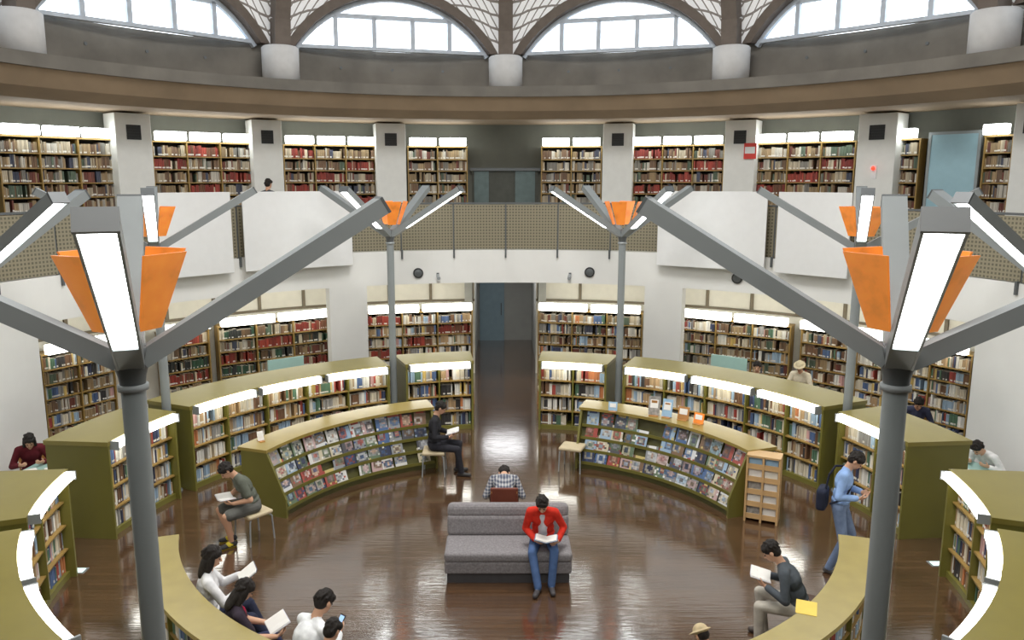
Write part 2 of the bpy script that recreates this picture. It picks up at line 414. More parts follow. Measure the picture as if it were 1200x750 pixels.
# ---------------------------------------------------------------- books store
PALS = {
 'gen': [('cream', (204, 194, 172), 7), ('white', (218, 216, 208), 6), ('grey', (146, 144, 140), 4), ('tan', (168, 140, 104), 5), ('brown', (110, 80, 58), 5), ('red', (146, 62, 54), 2), ('blue', (76, 98, 138), 3), ('navy', (50, 56, 82), 2), ('green', (76, 106, 84), 2), ('light blue', (148, 172, 194), 3), ('yellow', (200, 172, 100), 1), ('orange', (186, 116, 72), 1), ('black', (50, 48, 48), 2), ('pink', (194, 152, 148), 1)],
 'red': [('dark red', (118, 42, 34), 8), ('red', (142, 54, 42), 4), ('brown', (104, 66, 46), 3), ('cream', (180, 166, 142), 2)],
 'green': [('dark green', (46, 74, 56), 6), ('black', (44, 46, 44), 4), ('brown', (96, 74, 52), 3), ('cream', (190, 180, 158), 2)],
 'mute': [('tan', (142, 120, 88), 7), ('brown', (104, 80, 60), 7), ('cream', (164, 152, 130), 5), ('grey', (116, 112, 104), 4), ('white', (174, 168, 156), 3), ('dark red', (100, 54, 44), 2), ('navy', (60, 64, 80), 2), ('green', (76, 90, 74), 2)],
}
BOOKS = []
def row(unit, rowname, bay, path, L, z, maxh, pal, dep=0.2, wk=1.0):
    s = 0.006; i = 0; P_ = PALS[pal]; names = [p for p in P_]; wts = [p[2] for p in P_]; run = 0; cur = None
    while True:
        if run <= 0:
            cur = random.choices(names, wts)[0]; run = random.choice([1, 1, 1, 1, 2, 2, 3, 5]); w0 = random.uniform(0.018, 0.042)*wk; h0 = random.uniform(0.68, 0.96)
        run -= 1
        w = w0*random.uniform(0.95, 1.05); h = maxh*h0*random.uniform(0.99, 1.01)
        if s+w > L-0.006: break
        p, t, n = path(s+w/2); jit = random.uniform(-0.012, 0.004); k = random.uniform(0.86, 1.1)
        c = tuple(min(255, x*k) for x in cur[1]); i += 1
        BOOKS.append((Vector((p.x, p.y, z))+n*jit, t, n, w, h, dep, lin(c), cur[0], unit, rowname, bay, i, random.random()))
        s += w + (0.0012 if random.random() < 0.96 else random.uniform(0.02, 0.09))

def straight_case(label, short, px0, px1, py, r, zb, height, rows, lights, pals, group=None, tubem=None, depth=0.36, lz=0.08, bar=(0.16, 0.19), wk=1.0):
    a0 = az_px(px0, py, r); a1 = az_px(px1, py, r); p0 = pol(r, a0, zb); p1 = pol(r, a1, zb)
    m = (p0+p1)/2; W = (p1-p0).length; t = (p1-p0).normalized(); f = Vector((-t.y, t.x, 0))
    if f.dot(Vector((m.x, m.y-YC, 0))) < 0: f = -f
    n = -f; wood = M_shelf; R = Matrix((t, f, Z)).transposed()
    root = thing('bookcase', label, 'bookcase', m, group)
    nb = max(1, round(W/0.9)); bw = W/nb
    b = MB()
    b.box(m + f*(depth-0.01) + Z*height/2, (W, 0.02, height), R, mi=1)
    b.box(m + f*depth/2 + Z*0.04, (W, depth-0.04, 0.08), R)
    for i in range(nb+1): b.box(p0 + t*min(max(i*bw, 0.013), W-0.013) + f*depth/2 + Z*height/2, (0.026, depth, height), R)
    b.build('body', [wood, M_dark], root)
    b = MB(); b.box(m + f*depth/2 + Z*(height+0.015), (W+0.02, depth+0.02, 0.03), R); b.build('top', wood, root)
    ph = (height-0.09)/rows
    for k in range(1, rows):
        b = MB(); b.box(m + f*depth/2 + Z*(0.08+ph*k-0.011), (W-0.03, depth-0.03, 0.022), R); b.build('shelf', wood, root)
    for k in range(rows):
        nm = ['top', 'second', 'third', 'fourth', 'fifth', 'sixth', 'seventh', 'eighth'][rows-1-k]
        for i in range(nb):
            s0 = p0 + t*(i*bw+0.015) + f*0.04
            row(short, nm, i, lambda s, s0=s0: (s0+t*s, t, n), bw-0.03, zb+0.081+ph*k, ph-0.03, pals[(i + (rows-1-k)) % len(pals)], wk=wk)
    lw = W/lights
    for i in range(lights):
        c = p0 + t*(lw*(i+0.5)) - f*0.12 + Z*(height+lz)
        b = MB(); b.box(c, (lw-0.1, bar[0], bar[1]), R); lb = b.build('light_bar', tubem or M_tube, root, bevel=0.02)
        b = MB(); b.box(c + f*(bar[0]/2+0.02), (lw-0.16, 0.04, 0.07), R); b.box(c + f*(bar[0]/2+0.1) - Z*0.03, (0.06, 0.18, 0.04), R); b.build('bracket', M_steel2, lb)
    return root
UB = [(0, 137, 3, ['mute'], 'upper floor bookcase at far left beside the first white tower', 'far left upper bookcase'),
      (180, 297, 3, ['mute', 'red', 'mute'], 'upper floor bookcase between the two left white towers', 'left upper bookcase'),
      (333, 441, 3, ['red', 'mute', 'mute'], 'upper floor bookcase with dark red volumes left of the middle left tower', 'middle left upper bookcase'),
      (478, 548, 2, ['mute'], 'narrow upper floor bookcase just left of the central recess', 'narrow left upper bookcase'),
      (634, 705, 2, ['mute'], 'narrow upper floor bookcase just right of the central recess', 'narrow right upper bookcase'),
      (741, 848, 3, ['red', 'mute', 'mute'], 'upper floor bookcase with dark red volumes near the red sign', 'middle right upper bookcase'),
      (885, 1001, 3, ['mute', 'mute', 'mute', 'red'], 'upper floor bookcase between the two right white towers', 'right upper bookcase'),
      (1048, 1076, 1, ['mute'], 'slim upper floor bookcase left of the pale blue panel', 'slim upper bookcase'),
      (1150, 1184, 1, ['mute'], 'slim upper floor bookcase right of the pale blue panel', 'last upper bookcase')]
for x0, x1, nl, pl, lab, sh in UB:
    straight_case(lab, sh, x0, x1, 200, 11.5, UP, 2.5, 8, nl, pl, group='bookcases on the upper floor', depth=0.34, lz=0.14, bar=(0.16, 0.2))
for x0, x1, lab in ((138, 180, 'white ventilation tower left of the second upper bookcase'), (297, 332, 'white ventilation tower behind the inner left balcony board'),
                    (441, 476, 'white ventilation tower beside the narrow bookcase left of centre'), (706, 741, 'white ventilation tower beside the narrow bookcase right of centre'),
                    (848, 884, 'white ventilation tower carrying the red sign'), (1003, 1048, 'white ventilation tower with a red alarm light'), (1184, 1222, 'white ventilation tower cut by the right picture edge'),):
    r = 11.2; a0 = az_px(x0, 190, r); a1 = az_px(x1, 190, r); p0 = pol(r, a0, UP); p1 = pol(r, a1, UP); m = (p0+p1)/2; t = (p1-p0).normalized(); f = Vector((-t.y, t.x, 0)); R = Matrix((t, f, Z)).transposed(); W = (p1-p0).length
    root = thing('ventilation_tower', lab, 'ventilation tower', m, 'white ventilation towers on the upper floor')
    b = MB(); b.box(m + f*0.3 + Z*1.55, (W, 0.6, 3.08), R); b.build('casing', M_tower, root, bevel=0.015)
    b = MB(); b.box(m - f*0.006 + Z*2.68, (W*0.4, 0.02, 0.32), R)
    for k in range(5): b.box(m - f*0.02 + Z*(2.56+k*0.06), (W*0.37, 0.012, 0.012), R, mi=1)
    b.build('grille', [M_black, M_grille], root)
    if x0 == 1003:
        b = MB(); b.ell(m - f*0.07 + Z*1.9, (t, f, Z), (0.045, 0.04, 0.045)); b.build('alarm_light', mat('red_alarm_lens', (230, 30, 20), 0.3, emit=(1, 0.05, 0.02, 2)), root)
        b = MB(); b.box(m - f*0.01 + Z*1.82, (0.12, 0.03, 0.3), R); b.build('alarm_box', M_panel, root)
p = on_cyl(879, 177, 11.16); R = frame(Vector((p.x, p.y-YC, 0)))
b = MB(); b.box(p, (0.3, 0.02, 0.38), R); b.box(p - adir(math.degrees(math.atan2(p.x, p.y-YC)))*0.015 + Z*0.02, (0.24, 0.01, 0.16), R, mi=1)
tag(b.build('sign', [M_red, M_panel]), 'small red and white sign on the white tower right of centre', 'sign')
a0 = az_px(1088, 195, 11.6); a1 = az_px(1146, 195, 11.6); p0 = pol(11.6, a0, UP); p1 = pol(11.6, a1, UP); m = (p0+p1)/2; t = (p1-p0).normalized(); R = Matrix((t, Vector((-t.y, t.x, 0)), Z)).transposed()
root = thing('partition', 'pale blue door sized panel on the upper floor at right', 'panel', m)
b = MB(); b.box(m + Z*1.3, ((p1-p0).length, 0.05, 2.6), R); b.build('panel', mat('pale_blue_panel', (140, 174, 186), 0.5, var=0.04), root)
b = MB()
for q in (p0, p1): b.box(q + Z*1.32, (0.06, 0.08, 2.64), R)
b.box(m + Z*2.62, ((p1-p0).length+0.06, 0.08, 0.06), R); b.build('panel_frame', M_steel, root)
GB = [(430, 554, 2, ['red', 'gen', 'gen'], 'bookcase against the back wall just left of the corridor, red volumes on top', 'left corridor bookcase'),
      (630, 752, 2, ['mute', 'gen'], 'bookcase against the back wall just right of the corridor', 'right corridor bookcase'),
      (256, 386, 2, ['green', 'mute', 'red'], 'bookcase of dark green and red volumes behind the left long curved bookcase', 'dark green bookcase'),
      (797, 926, 2, ['gen', 'mute'], 'bookcase of pale volumes behind the right long curved bookcase', 'pale back bookcase'),
      (190, 246, 1, ['red', 'mute', 'green'], 'narrow back wall bookcase left of the dark green volumes', 'narrow left bookcase'),
      (938, 996, 1, ['mute', 'gen'], 'narrow back wall bookcase behind the person in the beige hat', 'narrow right bookcase'),
      (46, 132, 2, ['gen', 'mute'], 'back wall bookcase at far left behind the woman at the table', 'far left bookcase'),
      (1004, 1142, 2, ['gen'], 'back wall bookcase at far right behind the right lamp tree', 'far right bookcase')]
for x0, x1, nl, pl, lab, sh in GB:
    straight_case(lab, sh, x0, x1, 400, 10.1, 0, 1.84, 6, nl, pl, group='bookcases along the ground floor back wall', tubem=M_tubew, lz=0.13)

# ---------------------------------------------------------------- ring bookcases
RO = 0.07; ZT = 1.49
def curved_case(label, short, a0, a1, nl, pals, bt=0.13):
    am = (a0+a1)/2
    root = thing('curved_bookcase', label, 'bookcase', pol(6.15+RO, am, 0), 'curved bookcases in the outer ring')
    e = 0.04/6*180/PI
    L = math.radians(a1-a0)*5.87; nb = max(1, round(L/0.88)); da = (a1-a0)/nb
    def arc(b, r0, r1, *k, **kw): b.arc(r0+RO, r1+RO, *k, **kw)
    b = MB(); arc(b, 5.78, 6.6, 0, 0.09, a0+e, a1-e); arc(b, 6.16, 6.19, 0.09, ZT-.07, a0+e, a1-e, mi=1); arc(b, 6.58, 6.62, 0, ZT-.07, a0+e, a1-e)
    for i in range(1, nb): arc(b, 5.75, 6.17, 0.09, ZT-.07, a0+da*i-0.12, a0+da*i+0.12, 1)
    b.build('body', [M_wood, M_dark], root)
    for q in (a0, a1-e):
        b = MB(); arc(b, 5.7, 6.66, 0, ZT-.065, q, q+e, 1); b.build('end_panel', M_wood, root)
    b = MB(); arc(b, 5.7, 6.68, ZT-.065, ZT, a0-0.1, a1+0.1); b.build('top', M_top, root)
    zs = (0.09, 0.415, 0.74, 1.065)
    for z in zs[1:]:
        b = MB(); arc(b, 5.77, 6.16, z-0.022, z, a0+e, a1-e); b.build('shelf', M_shelf, root)
    dl = (a1-a0)/nl; zt = ZT-0.012; zl = zt-bt
    for i in range(nl):
        q0, q1 = a0+dl*i+0.65, a0+dl*(i+1)-0.65
        b = MB(); b.sweep([(r+RO, z) for r, z in ((5.58, zl+.025), (5.6, zl+.01), (5.66, zl), (5.695, zl+.01), (5.695, zt), (5.62, zt))], q0, q1); lb = b.build('light_bar', M_tubew, root)
        for q in (q0, q1):
            b = MB(); arc(b, 5.575, 5.71, zl-.005, ZT-.005, q-.12, q+.12, 1); b.build('end_cap', M_steel2, lb)
    for k, z in enumerate(zs):
        nm = ['bottom', 'third', 'second', 'top'][k]
        for i in range(nb):
            s0 = a0+da*i+0.35
            def path(s, s0=s0):
                a = s0 + math.degrees(s/(5.82+RO)); d = adir(a); return pol(5.82+RO, a), Vector((d.y, -d.x, 0)), -d
            row(short, nm, i, path, math.radians(da-0.7)*(5.82+RO), z+0.001, 0.285, pals[(i+k) % len(pals)])
for s, sd in ((-1, 'left'), (1, 'right')):
    def seg(lab, sh, a, b_, nl, pals, bt=0.13):
        x, y = (a, b_) if s > 0 else (-b_, -a); curved_case(lab, sh, x, y, nl, pals, bt)
    seg('short curved bookcase at the %s side of the corridor mouth' % sd, '%s aisle bookcase' % sd, 6.8, 20.8, 1, ['gen'])
    seg('long curved bookcase behind the %s magazine rack, with three light bars' % sd, 'long %s bookcase' % sd, 24.2, 66, 3, ['gen'])
    seg('short curved bookcase beside the %s passage, olive end panel facing the camera' % sd, '%s passage bookcase' % sd, 69.2, 84.8, 1, ['gen'], 0.12)
    seg('near curved bookcase at the %s picture edge with its light strip' % sd, '%s edge bookcase' % sd, 95.5, 110.8, 1, ['gen'], 0.1)
    seg('nearest curved bookcase in the lower %s corner, mostly its olive top' % sd, '%s corner bookcase' % sd, 114, 155, 3, ['gen'], 0.09)

# ---------------------------------------------------------------- magazine racks
MAGC = [('blue', (74, 100, 142)), ('grey', (138, 141, 144)), ('white', (210, 209, 204)), ('white', (204, 206, 208)), ('dark grey', (80, 80, 85)), ('light blue', (146, 170, 192)), ('green', (96, 114, 90)), ('red', (154, 70, 62)), ('brown', (118, 94, 74)), ('navy', (50, 57, 82)), ('cream', (196, 186, 160)), ('pale pink', (186, 156, 154))]
def magazine(label, base, t, n, up, col, group):
    w, h, th = 0.222, 0.285, 0.008; b = MB(); rng = random; nx, ny = 6, 9; c0 = lin(col)
    ttl = lin(rng.choice([(220, 220, 218), (164, 76, 66), (56, 74, 120), (196, 178, 112), (46, 46, 50), (220, 220, 216)]))
    qs = [rng.choice(MAGC)[1] for _ in range(3)] + [(190, 150, 126)]
    x_lo, x_hi = rng.choice([(0, 5), (1, 4), (0, 3), (2, 5), (1, 5)]); y_lo, y_hi = rng.choice([(0, 6), (1, 6), (2, 6), (1, 4)])
    def Q(x, y, d): return base + t*x + up*y + n*d
    for i in range(nx):
        for j in range(ny):
            x0, x1 = -w/2+w*i/nx, -w/2+w*(i+1)/nx; y0, y1 = h*j/ny, h*(j+1)/ny
            if j >= ny-2 and 0 < i < nx - rng.choice([0, 1]): cc = ttl
            elif x_lo <= i <= x_hi and y_lo <= j <= y_hi:
                dd = abs(i-(x_lo+x_hi)/2)/max(1, x_hi-x_lo) + abs(j-(y_lo+y_hi)/2)/max(1, y_hi-y_lo)
                q = qs[3] if dd < 0.2 and len(label) % 2 else qs[int(dd*2.4) % 3]; kk = rng.uniform(0.75, 1.05)
                cc = lin(tuple(min(255, (0.75*q[k_]+0.25*col[k_])*kk) for k_ in range(3)))
            elif rng.random() < 0.1: cc = ttl
            else: cc = c0
            b.add([Q(x0, y0, th), Q(x1, y0, th), Q(x1, y1, th), Q(x0, y1, th)], [(0, 1, 2, 3)], 0, cc)
    pg = lin((222, 220, 214)); x0, x1 = -w/2, w/2
    b.add([Q(x0, 0, 0), Q(x1, 0, 0), Q(x1, h, 0), Q(x0, h, 0), Q(x0, 0, th), Q(x1, 0, th), Q(x1, h, th), Q(x0, h, th)],
          [(3, 2, 1, 0), (0, 1, 5, 4), (1, 2, 6, 5), (2, 3, 7, 6), (3, 0, 4, 7)], 0, [pg, pg, pg, pg, c0])
    tag(b.build('magazine', M_mag), label, 'magazine', group)
M_dol = mat('dark_olive_wood', (74, 72, 30), 0.5, var=0.12)
for s, sd in ((-1, 'left'), (1, 'right')):
    a0, a1 = (20, 70) if s > 0 else (-70, -20)
    root = thing('magazine_rack', 'curved olive magazine rack %s of the sofa, tiers of magazines facing the centre' % sd, 'magazine rack', pol(4.1, (a0+a1)/2), 'curved magazine racks')
    b = MB(); b.sweep([(3.72, 0), (4.42, 0), (4.42, 1.02), (4.12, 1.02), (3.76, 0.1), (3.72, 0.1)], a0+0.6, a1-0.6); b.build('body', M_dol, root)
    for q in (a0, a1-0.6):
        b = MB(); b.sweep([(3.66, 0), (4.46, 0), (4.46, 1.03), (3.98, 1.03), (3.66, 0.3)], q, q+0.6, 1); b.build('end_panel', M_wood, root)
    b = MB(); b.arc(3.96, 4.5, 1.03, 1.08, a0-0.3, a1+0.3); b.build('top', M_tan, root)
    nr = 4; ncol = 13
    for k in range(nr):
        zb = 0.12+0.21*k; rb = 3.705+0.083*k
        b = MB(); b.arc(rb-0.012, rb+0.1, zb-0.025, zb, a0+0.7, a1-0.7); b.arc(rb-0.02, rb-0.01, zb-0.025, zb+0.03, a0+0.7, a1-0.7); b.build('ledge', M_wood, root)
        for i in range(ncol):
            if random.random() < 0.07: continue
            a = a0+1.9+(a1-a0-3.8)*(i+0.5)/ncol + random.uniform(-0.3, 0.3); d = adir(a); t = Vector((d.y, -d.x, 0)); lean = math.radians(22)
            up = (Z*math.cos(lean) + d*math.sin(lean)); n = (-d*math.cos(lean) + Z*math.sin(lean))
            ro = random.uniform(-0.08, 0.08); t, up = (t*math.cos(ro)+up*math.sin(ro)), (up*math.cos(ro)-t*math.sin(ro))
            cn, cc = random.choice(MAGC)
            magazine('%s magazine, %s from the left in the %s row of the %s rack' % (cn, ordn(i+1), ['lowest', 'second lowest', 'third', 'top'][k], sd),
                     pol(rb+0.006, a, zb+0.009), t, n, up, cc, 'magazines on the %s rack' % sd)
# near arcs with bench
NB = 0.1
for s, sd in ((-1, 'left'), (1, 'right')):
    a0, a1 = (108.5, 162) if s > 0 else (-162, -108.5)
    root = thing('bench_bookcase', 'low curved bookcase with a bench inside, lower %s of the sofa' % sd, 'bookcase', pol(4.2+NB, (a0+a1)/2), 'low curved bookcases with benches')
    def arc(b, r0, r1, *k, **kw): b.arc(r0+NB, r1+NB, *k, **kw)
    b = MB(); arc(b, 4.17, 4.46, 0, 0.09, a0+.6, a1-.6); arc(b, 4.17, 4.21, 0.09, 0.9, a0+.6, a1-.6)
    L = math.radians(a1-a0)*4.5; nb = round(L/0.8); da = (a1-a0)/nb
    for i in range(1, nb): arc(b, 4.2, 4.47, 0.09, 0.9, a0+da*i-.15, a0+da*i+.15, 1)
    b.build('body', M_wood, root)
    for q in (a0, a1-0.6):
        b = MB(); arc(b, 4.15, 4.49, 0, 0.9, q, q+0.6, 1); b.build('end_panel', M_tan2, root)
    b = MB(); arc(b, 4.13, 4.52, 0.9, 0.95, a0-.2, a1+.2); b.build('top', M_tan2, root)
    for z in (0.36, 0.63):
        b = MB(); arc(b, 4.2, 4.46, z-0.02, z, a0+.6, a1-.6); b.build('shelf', M_shelf, root)
    b = MB(); arc(b, 3.82, 4.13, 0, 0.34, a0+8, a1-2); b.build('bench_base', M_bench, root)
    b = MB(); arc(b, 3.76, 4.13, 0.34, 0.4, a0+8, a1-2); b.build('bench_seat', M_bench, root)
    for k, z in enumerate((0.09, 0.36, 0.63)):
        for i in range(nb):
            e1 = a1-da*i-0.5
            def path(q, e1=e1):
                a = e1 - math.degrees(q/(4.44+NB)); d = adir(a); return pol(4.44+NB, a), Vector((-d.y, d.x, 0)), d
            row('low %s bench' % sd, ['bottom', 'second', 'top'][k], i, path, math.radians(da-1.0)*(4.44+NB), z+.001, 0.225, 'gen', 0.19)
b = MB(); p = on_z(945, 712, 0.953); R = Matrix.Rotation(math.radians(-22), 3, 'Z'); b.box(p, (0.2, 0.28, 0.003), R); tag(b.build('sheet', M_yellow), 'yellow paper notice lying on the low right bookcase top', 'paper')

# ---------------------------------------------------------------- tree lamps
def tree_lamp(az, label):
    base = pol(6.13, az, 0); root = thing('tree_lamp', label, 'lamp', base, 'branching lamp posts around the ring')
    b = MB(); b.tube(base, base+Z*3.95, 0.072, n=24); b.build('pole', M_steel, root)
    b = MB(); b.lathe([(0, 0.0), (0.16, 0.0), (0.16, 0.02), (0.09, 0.035), (0.072, 0.06)], base, 24); b.build('base_plate', M_steel, root)
    b = MB(); b.lathe([(0.072, 3.93), (0.09, 3.93), (0.09, 3.965), (0.072, 3.97)], base, 24); b.build('collar', M_steel2, root)
    b = MB(); b.lathe([(0.074, 3.96), (0.082, 4.02), (0.115, 4.14), (0.125, 4.2), (0, 4.22)], base, 24); b.build('hub', M_dsteel, root)
    for k in range(4):
        d = adir(az+45+90*k); p0 = base + d*0.06 + Z*4.13; p1 = base + d*1.58 + Z*5.04
        a = (p1-p0).normalized(); sd = a.cross(Z).normalized(); u = sd.cross(a)
        b = MB(); b.beam(p0+u*0.025, p1+u*0.025, 0.155, 0.045, w1=0.175)
        for q in (-1, 1): b.beam(p0+sd*q*0.071-u*0.012, p1+sd*q*0.081-u*0.012, 0.013, 0.105)
        b.beam(p0-u*0.035, p0+a*0.34-u*0.035, 0.145, 0.05)
        arm = b.build('arm', M_steel, root)
        c0 = p0 + a*0.36 - u*0.032; c1 = p1 - a*0.05 - u*0.032
        b = MB(); b.beam(c0, c1, 0.126, 0.05, w1=0.147); b.build('lamp_panel', M_tube, arm)
        b = MB(); b.beam(p1-u*0.008, p1 + a*0.02-u*0.008, 0.18, 0.115); b.build('end_cap', M_dsteel, arm)
    for k in range(4):
        d = adir(az+90*k); t = Vector((d.y, -d.x, 0)); v = []
        for rr, z, w in ((0.17, 4.32, 0.16), (0.33, 4.78, 0.32)):
            for dd in (0, 0.018): v += [base + d*(rr+dd) + t*(-w/2) + Z*z, base + d*(rr+dd) + t*(w/2) + Z*z]
        b = MB(); b.add(v, [(0, 1, 5, 4), (3, 2, 6, 7), (0, 2, 3, 1), (4, 5, 7, 6), (0, 4, 6, 2), (1, 3, 7, 5)]); b.build('reflector', M_orange, root)
for s, sd in ((-1, 'left'), (1, 'right')):
    tree_lamp(s*22.5, 'far %s grey lamp post with four lit arms and orange reflectors' % sd)
    tree_lamp(s*67.5, 'middle %s grey lamp post at the end of the long curved bookcase' % sd)
    tree_lamp(s*112.5, '%s edge lamp post, only its lit arm inside the picture' % sd)
    tree_lamp(s*157.5, 'nearest %s grey lamp post with large orange reflectors' % sd)

# wall fittings
for px, py, lab in ((490, 320, 'round black wall speaker left of the corridor'), (691, 319, 'round black wall speaker right of the corridor'), (317, 327, 'round black wall speaker under the inner left white board'), (864, 326, 'round black wall speaker under the inner right white board')):
    p = on_cyl(px, py, 8.49); d = Vector((p.x, p.y-YC, 0)).normalized()
    b = MB(); b.tube(p + d*0.02, p - d*0.03, 0.12, n=24); b.tube(p - d*0.03, p - d*0.045, 0.09, 0.03, n=24, mi=1)
    tag(b.build('wall_speaker', [M_black, M_dsteel]), lab, 'speaker', 'round speakers on the white wall')
for px, py, lab in ((513, 324, 'small security camera on the white wall left of the corridor'), (668, 324, 'small security camera on the white wall right of the corridor')):
    p = on_cyl(px, py, 8.5); d = Vector((p.x, p.y-YC, 0)).normalized()
    root = thing('security_camera', lab, 'camera', p)
    b = MB(); b.box(p - d*0.02 + Z*0.06, (0.06, 0.05, 0.06)); b.tube(p + Z*0.06, p - d*0.12 + Z*0.03, 0.012, n=8); b.build('bracket', M_dsteel, root)
    b = MB(); b.tube(p - d*0.05 + Z*0.03, p - d*0.24 - Z*0.02, 0.04, n=12); b.build('camera_body', M_steel2, root)
for px, py, lab in ((90, 669, 'lit floor sign in the left passage'), (1100, 661, 'lit floor sign in the right passage')):
    p = on_z(px, py, 0.0); b = MB(); b.box(p + Z*0.004, (0.26, 0.16, 0.008)); b.box(p + Z*0.009, (0.2, 0.11, 0.004), mi=1)
    tag(b.build('floor_sign', [M_steel, mat('floor_sign_glow', (210, 240, 230), 0.4, emit=(0.7, 1, 0.9, 1.2))]), lab, 'sign')

# ---------------------------------------------------------------- sofa, stools, chairs, tables
so = thing('sofa', 'grey fabric armless sofa in the centre of the hall', 'sofa', (0.0, 10.0, 0))
b = MB(); b.box((0, 10.0, 0.07), (1.6, 0.7, 0.14)); b.build('plinth', M_sofad, so)
b = MB(); b.box((0, 9.98, 0.22), (1.66, 0.74, 0.17)); b.build('base', M_sofa, so, bevel=0.03)
b = MB(); b.box((0, 9.9, 0.365), (1.67, 0.6, 0.13)); b.build('seat_cushion', M_sofa, so, bevel=0.045)
R = Matrix.Rotation(math.radians(-10), 3, 'X')
b = MB(); b.box((0, 10.24, 0.55), (1.66, 0.17, 0.28), R); b.build('back_cushion', M_sofa, so, bevel=0.05)
b = MB(); b.box((0, 10.3, 0.73), (1.66, 0.2, 0.2), R); b.build('top_roll', M_sofa, so, bevel=0.07)
b = MB(); b.box((0, 10.36, 0.45), (1.64, 0.1, 0.62)); b.build('back_panel', M_sofa, so, bevel=0.03)

def stool(label, x, y, az, back=None, group='stools and chairs', seatm=None):
    root = thing('stool' if back is None else 'chair', label, 'stool' if back is None else 'chair', (x, y, 0), group)
    f = adir(az); r = Vector((f.y, -f.x, 0)); c = Vector((x, y, 0)); R = Matrix((r, f, Z)).transposed()
    b = MB(); b.box(c+Z*0.425, (0.42, 0.4, 0.06), R); b.build('seat', seatm or M_beige, root, bevel=0.025)
    for sx in (-1, 1):
        for sy in (-1, 1):
            b = MB(); b.path([c + r*sx*0.17 + f*sy*0.15 + Z*0.39, c + r*sx*0.19 + f*sy*0.18 + Z*0.36, c + r*sx*0.2 + f*sy*0.2], 0.012, 10); b.build('leg', M_steel2 if back is None else M_pine, root)
    if back is not None:
        b = MB(); b.box(c - f*0.2 + Z*0.72, (0.4, 0.04, 0.26), R); b.build('backrest', back, root, bevel=0.018)
        for sx in (-1, 1):
            b = MB(); b.path([c + r*sx*0.18 - f*0.18 + Z*0.4, c + r*sx*0.18 - f*0.21 + Z*0.8], 0.013, 10); b.build('back_post', M_pine, root)
    return root
p = on_z(671, 552, 0); stool('empty beige stool by the aisle end of the right magazine rack', p.x, p.y+0.1, 20)
stool('beige stool under the person in black by the left rack', -1.3, 13.6, 90)
stool('beige stool under the boy in shorts at the left rack end', -3.72, 10.95, -140)
stool('brown backed chair under the person in the plaid shirt', -0.05, 11.0, 0, M_brown, seatm=M_brown)
stool('wooden chair at the left side of the corridor mouth', -0.95, 17.9, 90, M_pine)
stool('wooden chair at the right side of the corridor mouth', 0.95, 17.9, -90, M_pine)

def table(label, x, y, az, w, d, top, h=0.72):
    root = thing('reading_table', label, 'table', (x, y, 0), 'reading tables'); f = adir(az); r = Vector((f.y, -f.x, 0)); c = Vector((x, y, 0)); R = Matrix((r, f, Z)).transposed()
    b = MB(); b.box(c+Z*(h-0.02), (w, d, 0.04), R); b.build('tabletop', top, root, bevel=0.01)
    b = MB(); b.box(c+Z*(h-0.08), (w-0.2, d-0.2, 0.08), R); b.build('apron', M_pine, root)
    for sx in (-1, 1):
        for sy in (-1, 1):
            b = MB(); q = c + r*sx*(w/2-0.07) + f*sy*(d/2-0.07); b.tube(q, q+Z*(h-0.04), 0.022, 0.03, n=12); b.build('leg', M_pine, root)
    return root
LT = Vector((-7.22, 11.45, 0))
table('pale reading table with papers at the left edge', LT.x, LT.y, 96, 1.4, 0.85, M_teal)
q = pol(7.35, 79); table('pale teal reading table at the right edge', q.x, q.y, 79, 1.7, 0.85, M_teal); RT = q
PAPL = ['white sheet nearest the camera on the left reading table', 'white sheet at the hall side of the left reading table', 'white sheet in front of the woman at the left table', 'middle white sheet on the left reading table', 'white sheet at the far corner of the left reading table', 'tilted white sheet at the wall side of the left reading table']
for i, (dx, dy, az) in enumerate(((-0.15, -0.4, 10), (0.22, -0.2, -25), (0.1, 0.4, 40), (-0.12, 0.02, 70), (0.25, 0.2, 15), (-0.25, 0.28, -50))):
    R = Matrix.Rotation(math.radians(az), 3, 'Z'); b = MB(); b.box((LT.x+dx, LT.y+dy, 0.722+0.003*(i+1)), (0.21, 0.297, 0.003), R)
    tag(b.build('sheet', M_paper), PAPL[i], 'paper', 'papers on the left table')
b = MB(); b.box((RT.x-0.1, RT.y-0.1, 0.727), (0.4, 0.28, 0.006), Matrix.Rotation(0.5, 3, 'Z')); tag(b.build('sheet', M_paper), 'open white newspaper sheet on the right reading table', 'paper')
for px, py, sd in ((329, 431, 'left'), (860, 429, 'right')):
    p = on_z(px, py, 1.2); az = math.degrees(math.atan2(p.x, p.y-YC)); R = frame(adir(az)); f = adir(az); c = Vector((p.x, p.y, 0))
    root = thing('study_desk', 'study desk with a pale teal screen behind the long %s bookcase' % sd, 'desk', c, 'study desks')
    b = MB(); b.box(c + Z*0.71, (1.0, 0.6, 0.03), R); b.build('desktop', M_teal, root, bevel=0.006)
    b = MB(); b.box(c - f*0.3 + Z*0.78, (0.8, 0.03, 1.38), R); b.build('screen', M_teal, root, bevel=0.006)
    for sx in (-1, 1):
        b = MB(); b.box(c + Vector((f.y, -f.x, 0))*sx*0.47 + Z*0.35, (0.04, 0.55, 0.7), R); b.build('side_panel', M_pine, root)
p = on_z(78, 600, 0); b = MB()
b.box((p.x, p.y, 0.02), (0.34, 0.3, 0.03))
for sx, sy, w, d in ((-0.16, 0, 0.02, 0.3), (0.16, 0, 0.02, 0.3), (0, -0.14, 0.34, 0.02), (0, 0.14, 0.34, 0.02)): b.box((p.x+sx, p.y+sy, 0.19), (w, d, 0.36))
tag(b.build('bin', M_orange), 'small orange bin on the floor by the left passage', 'bin')

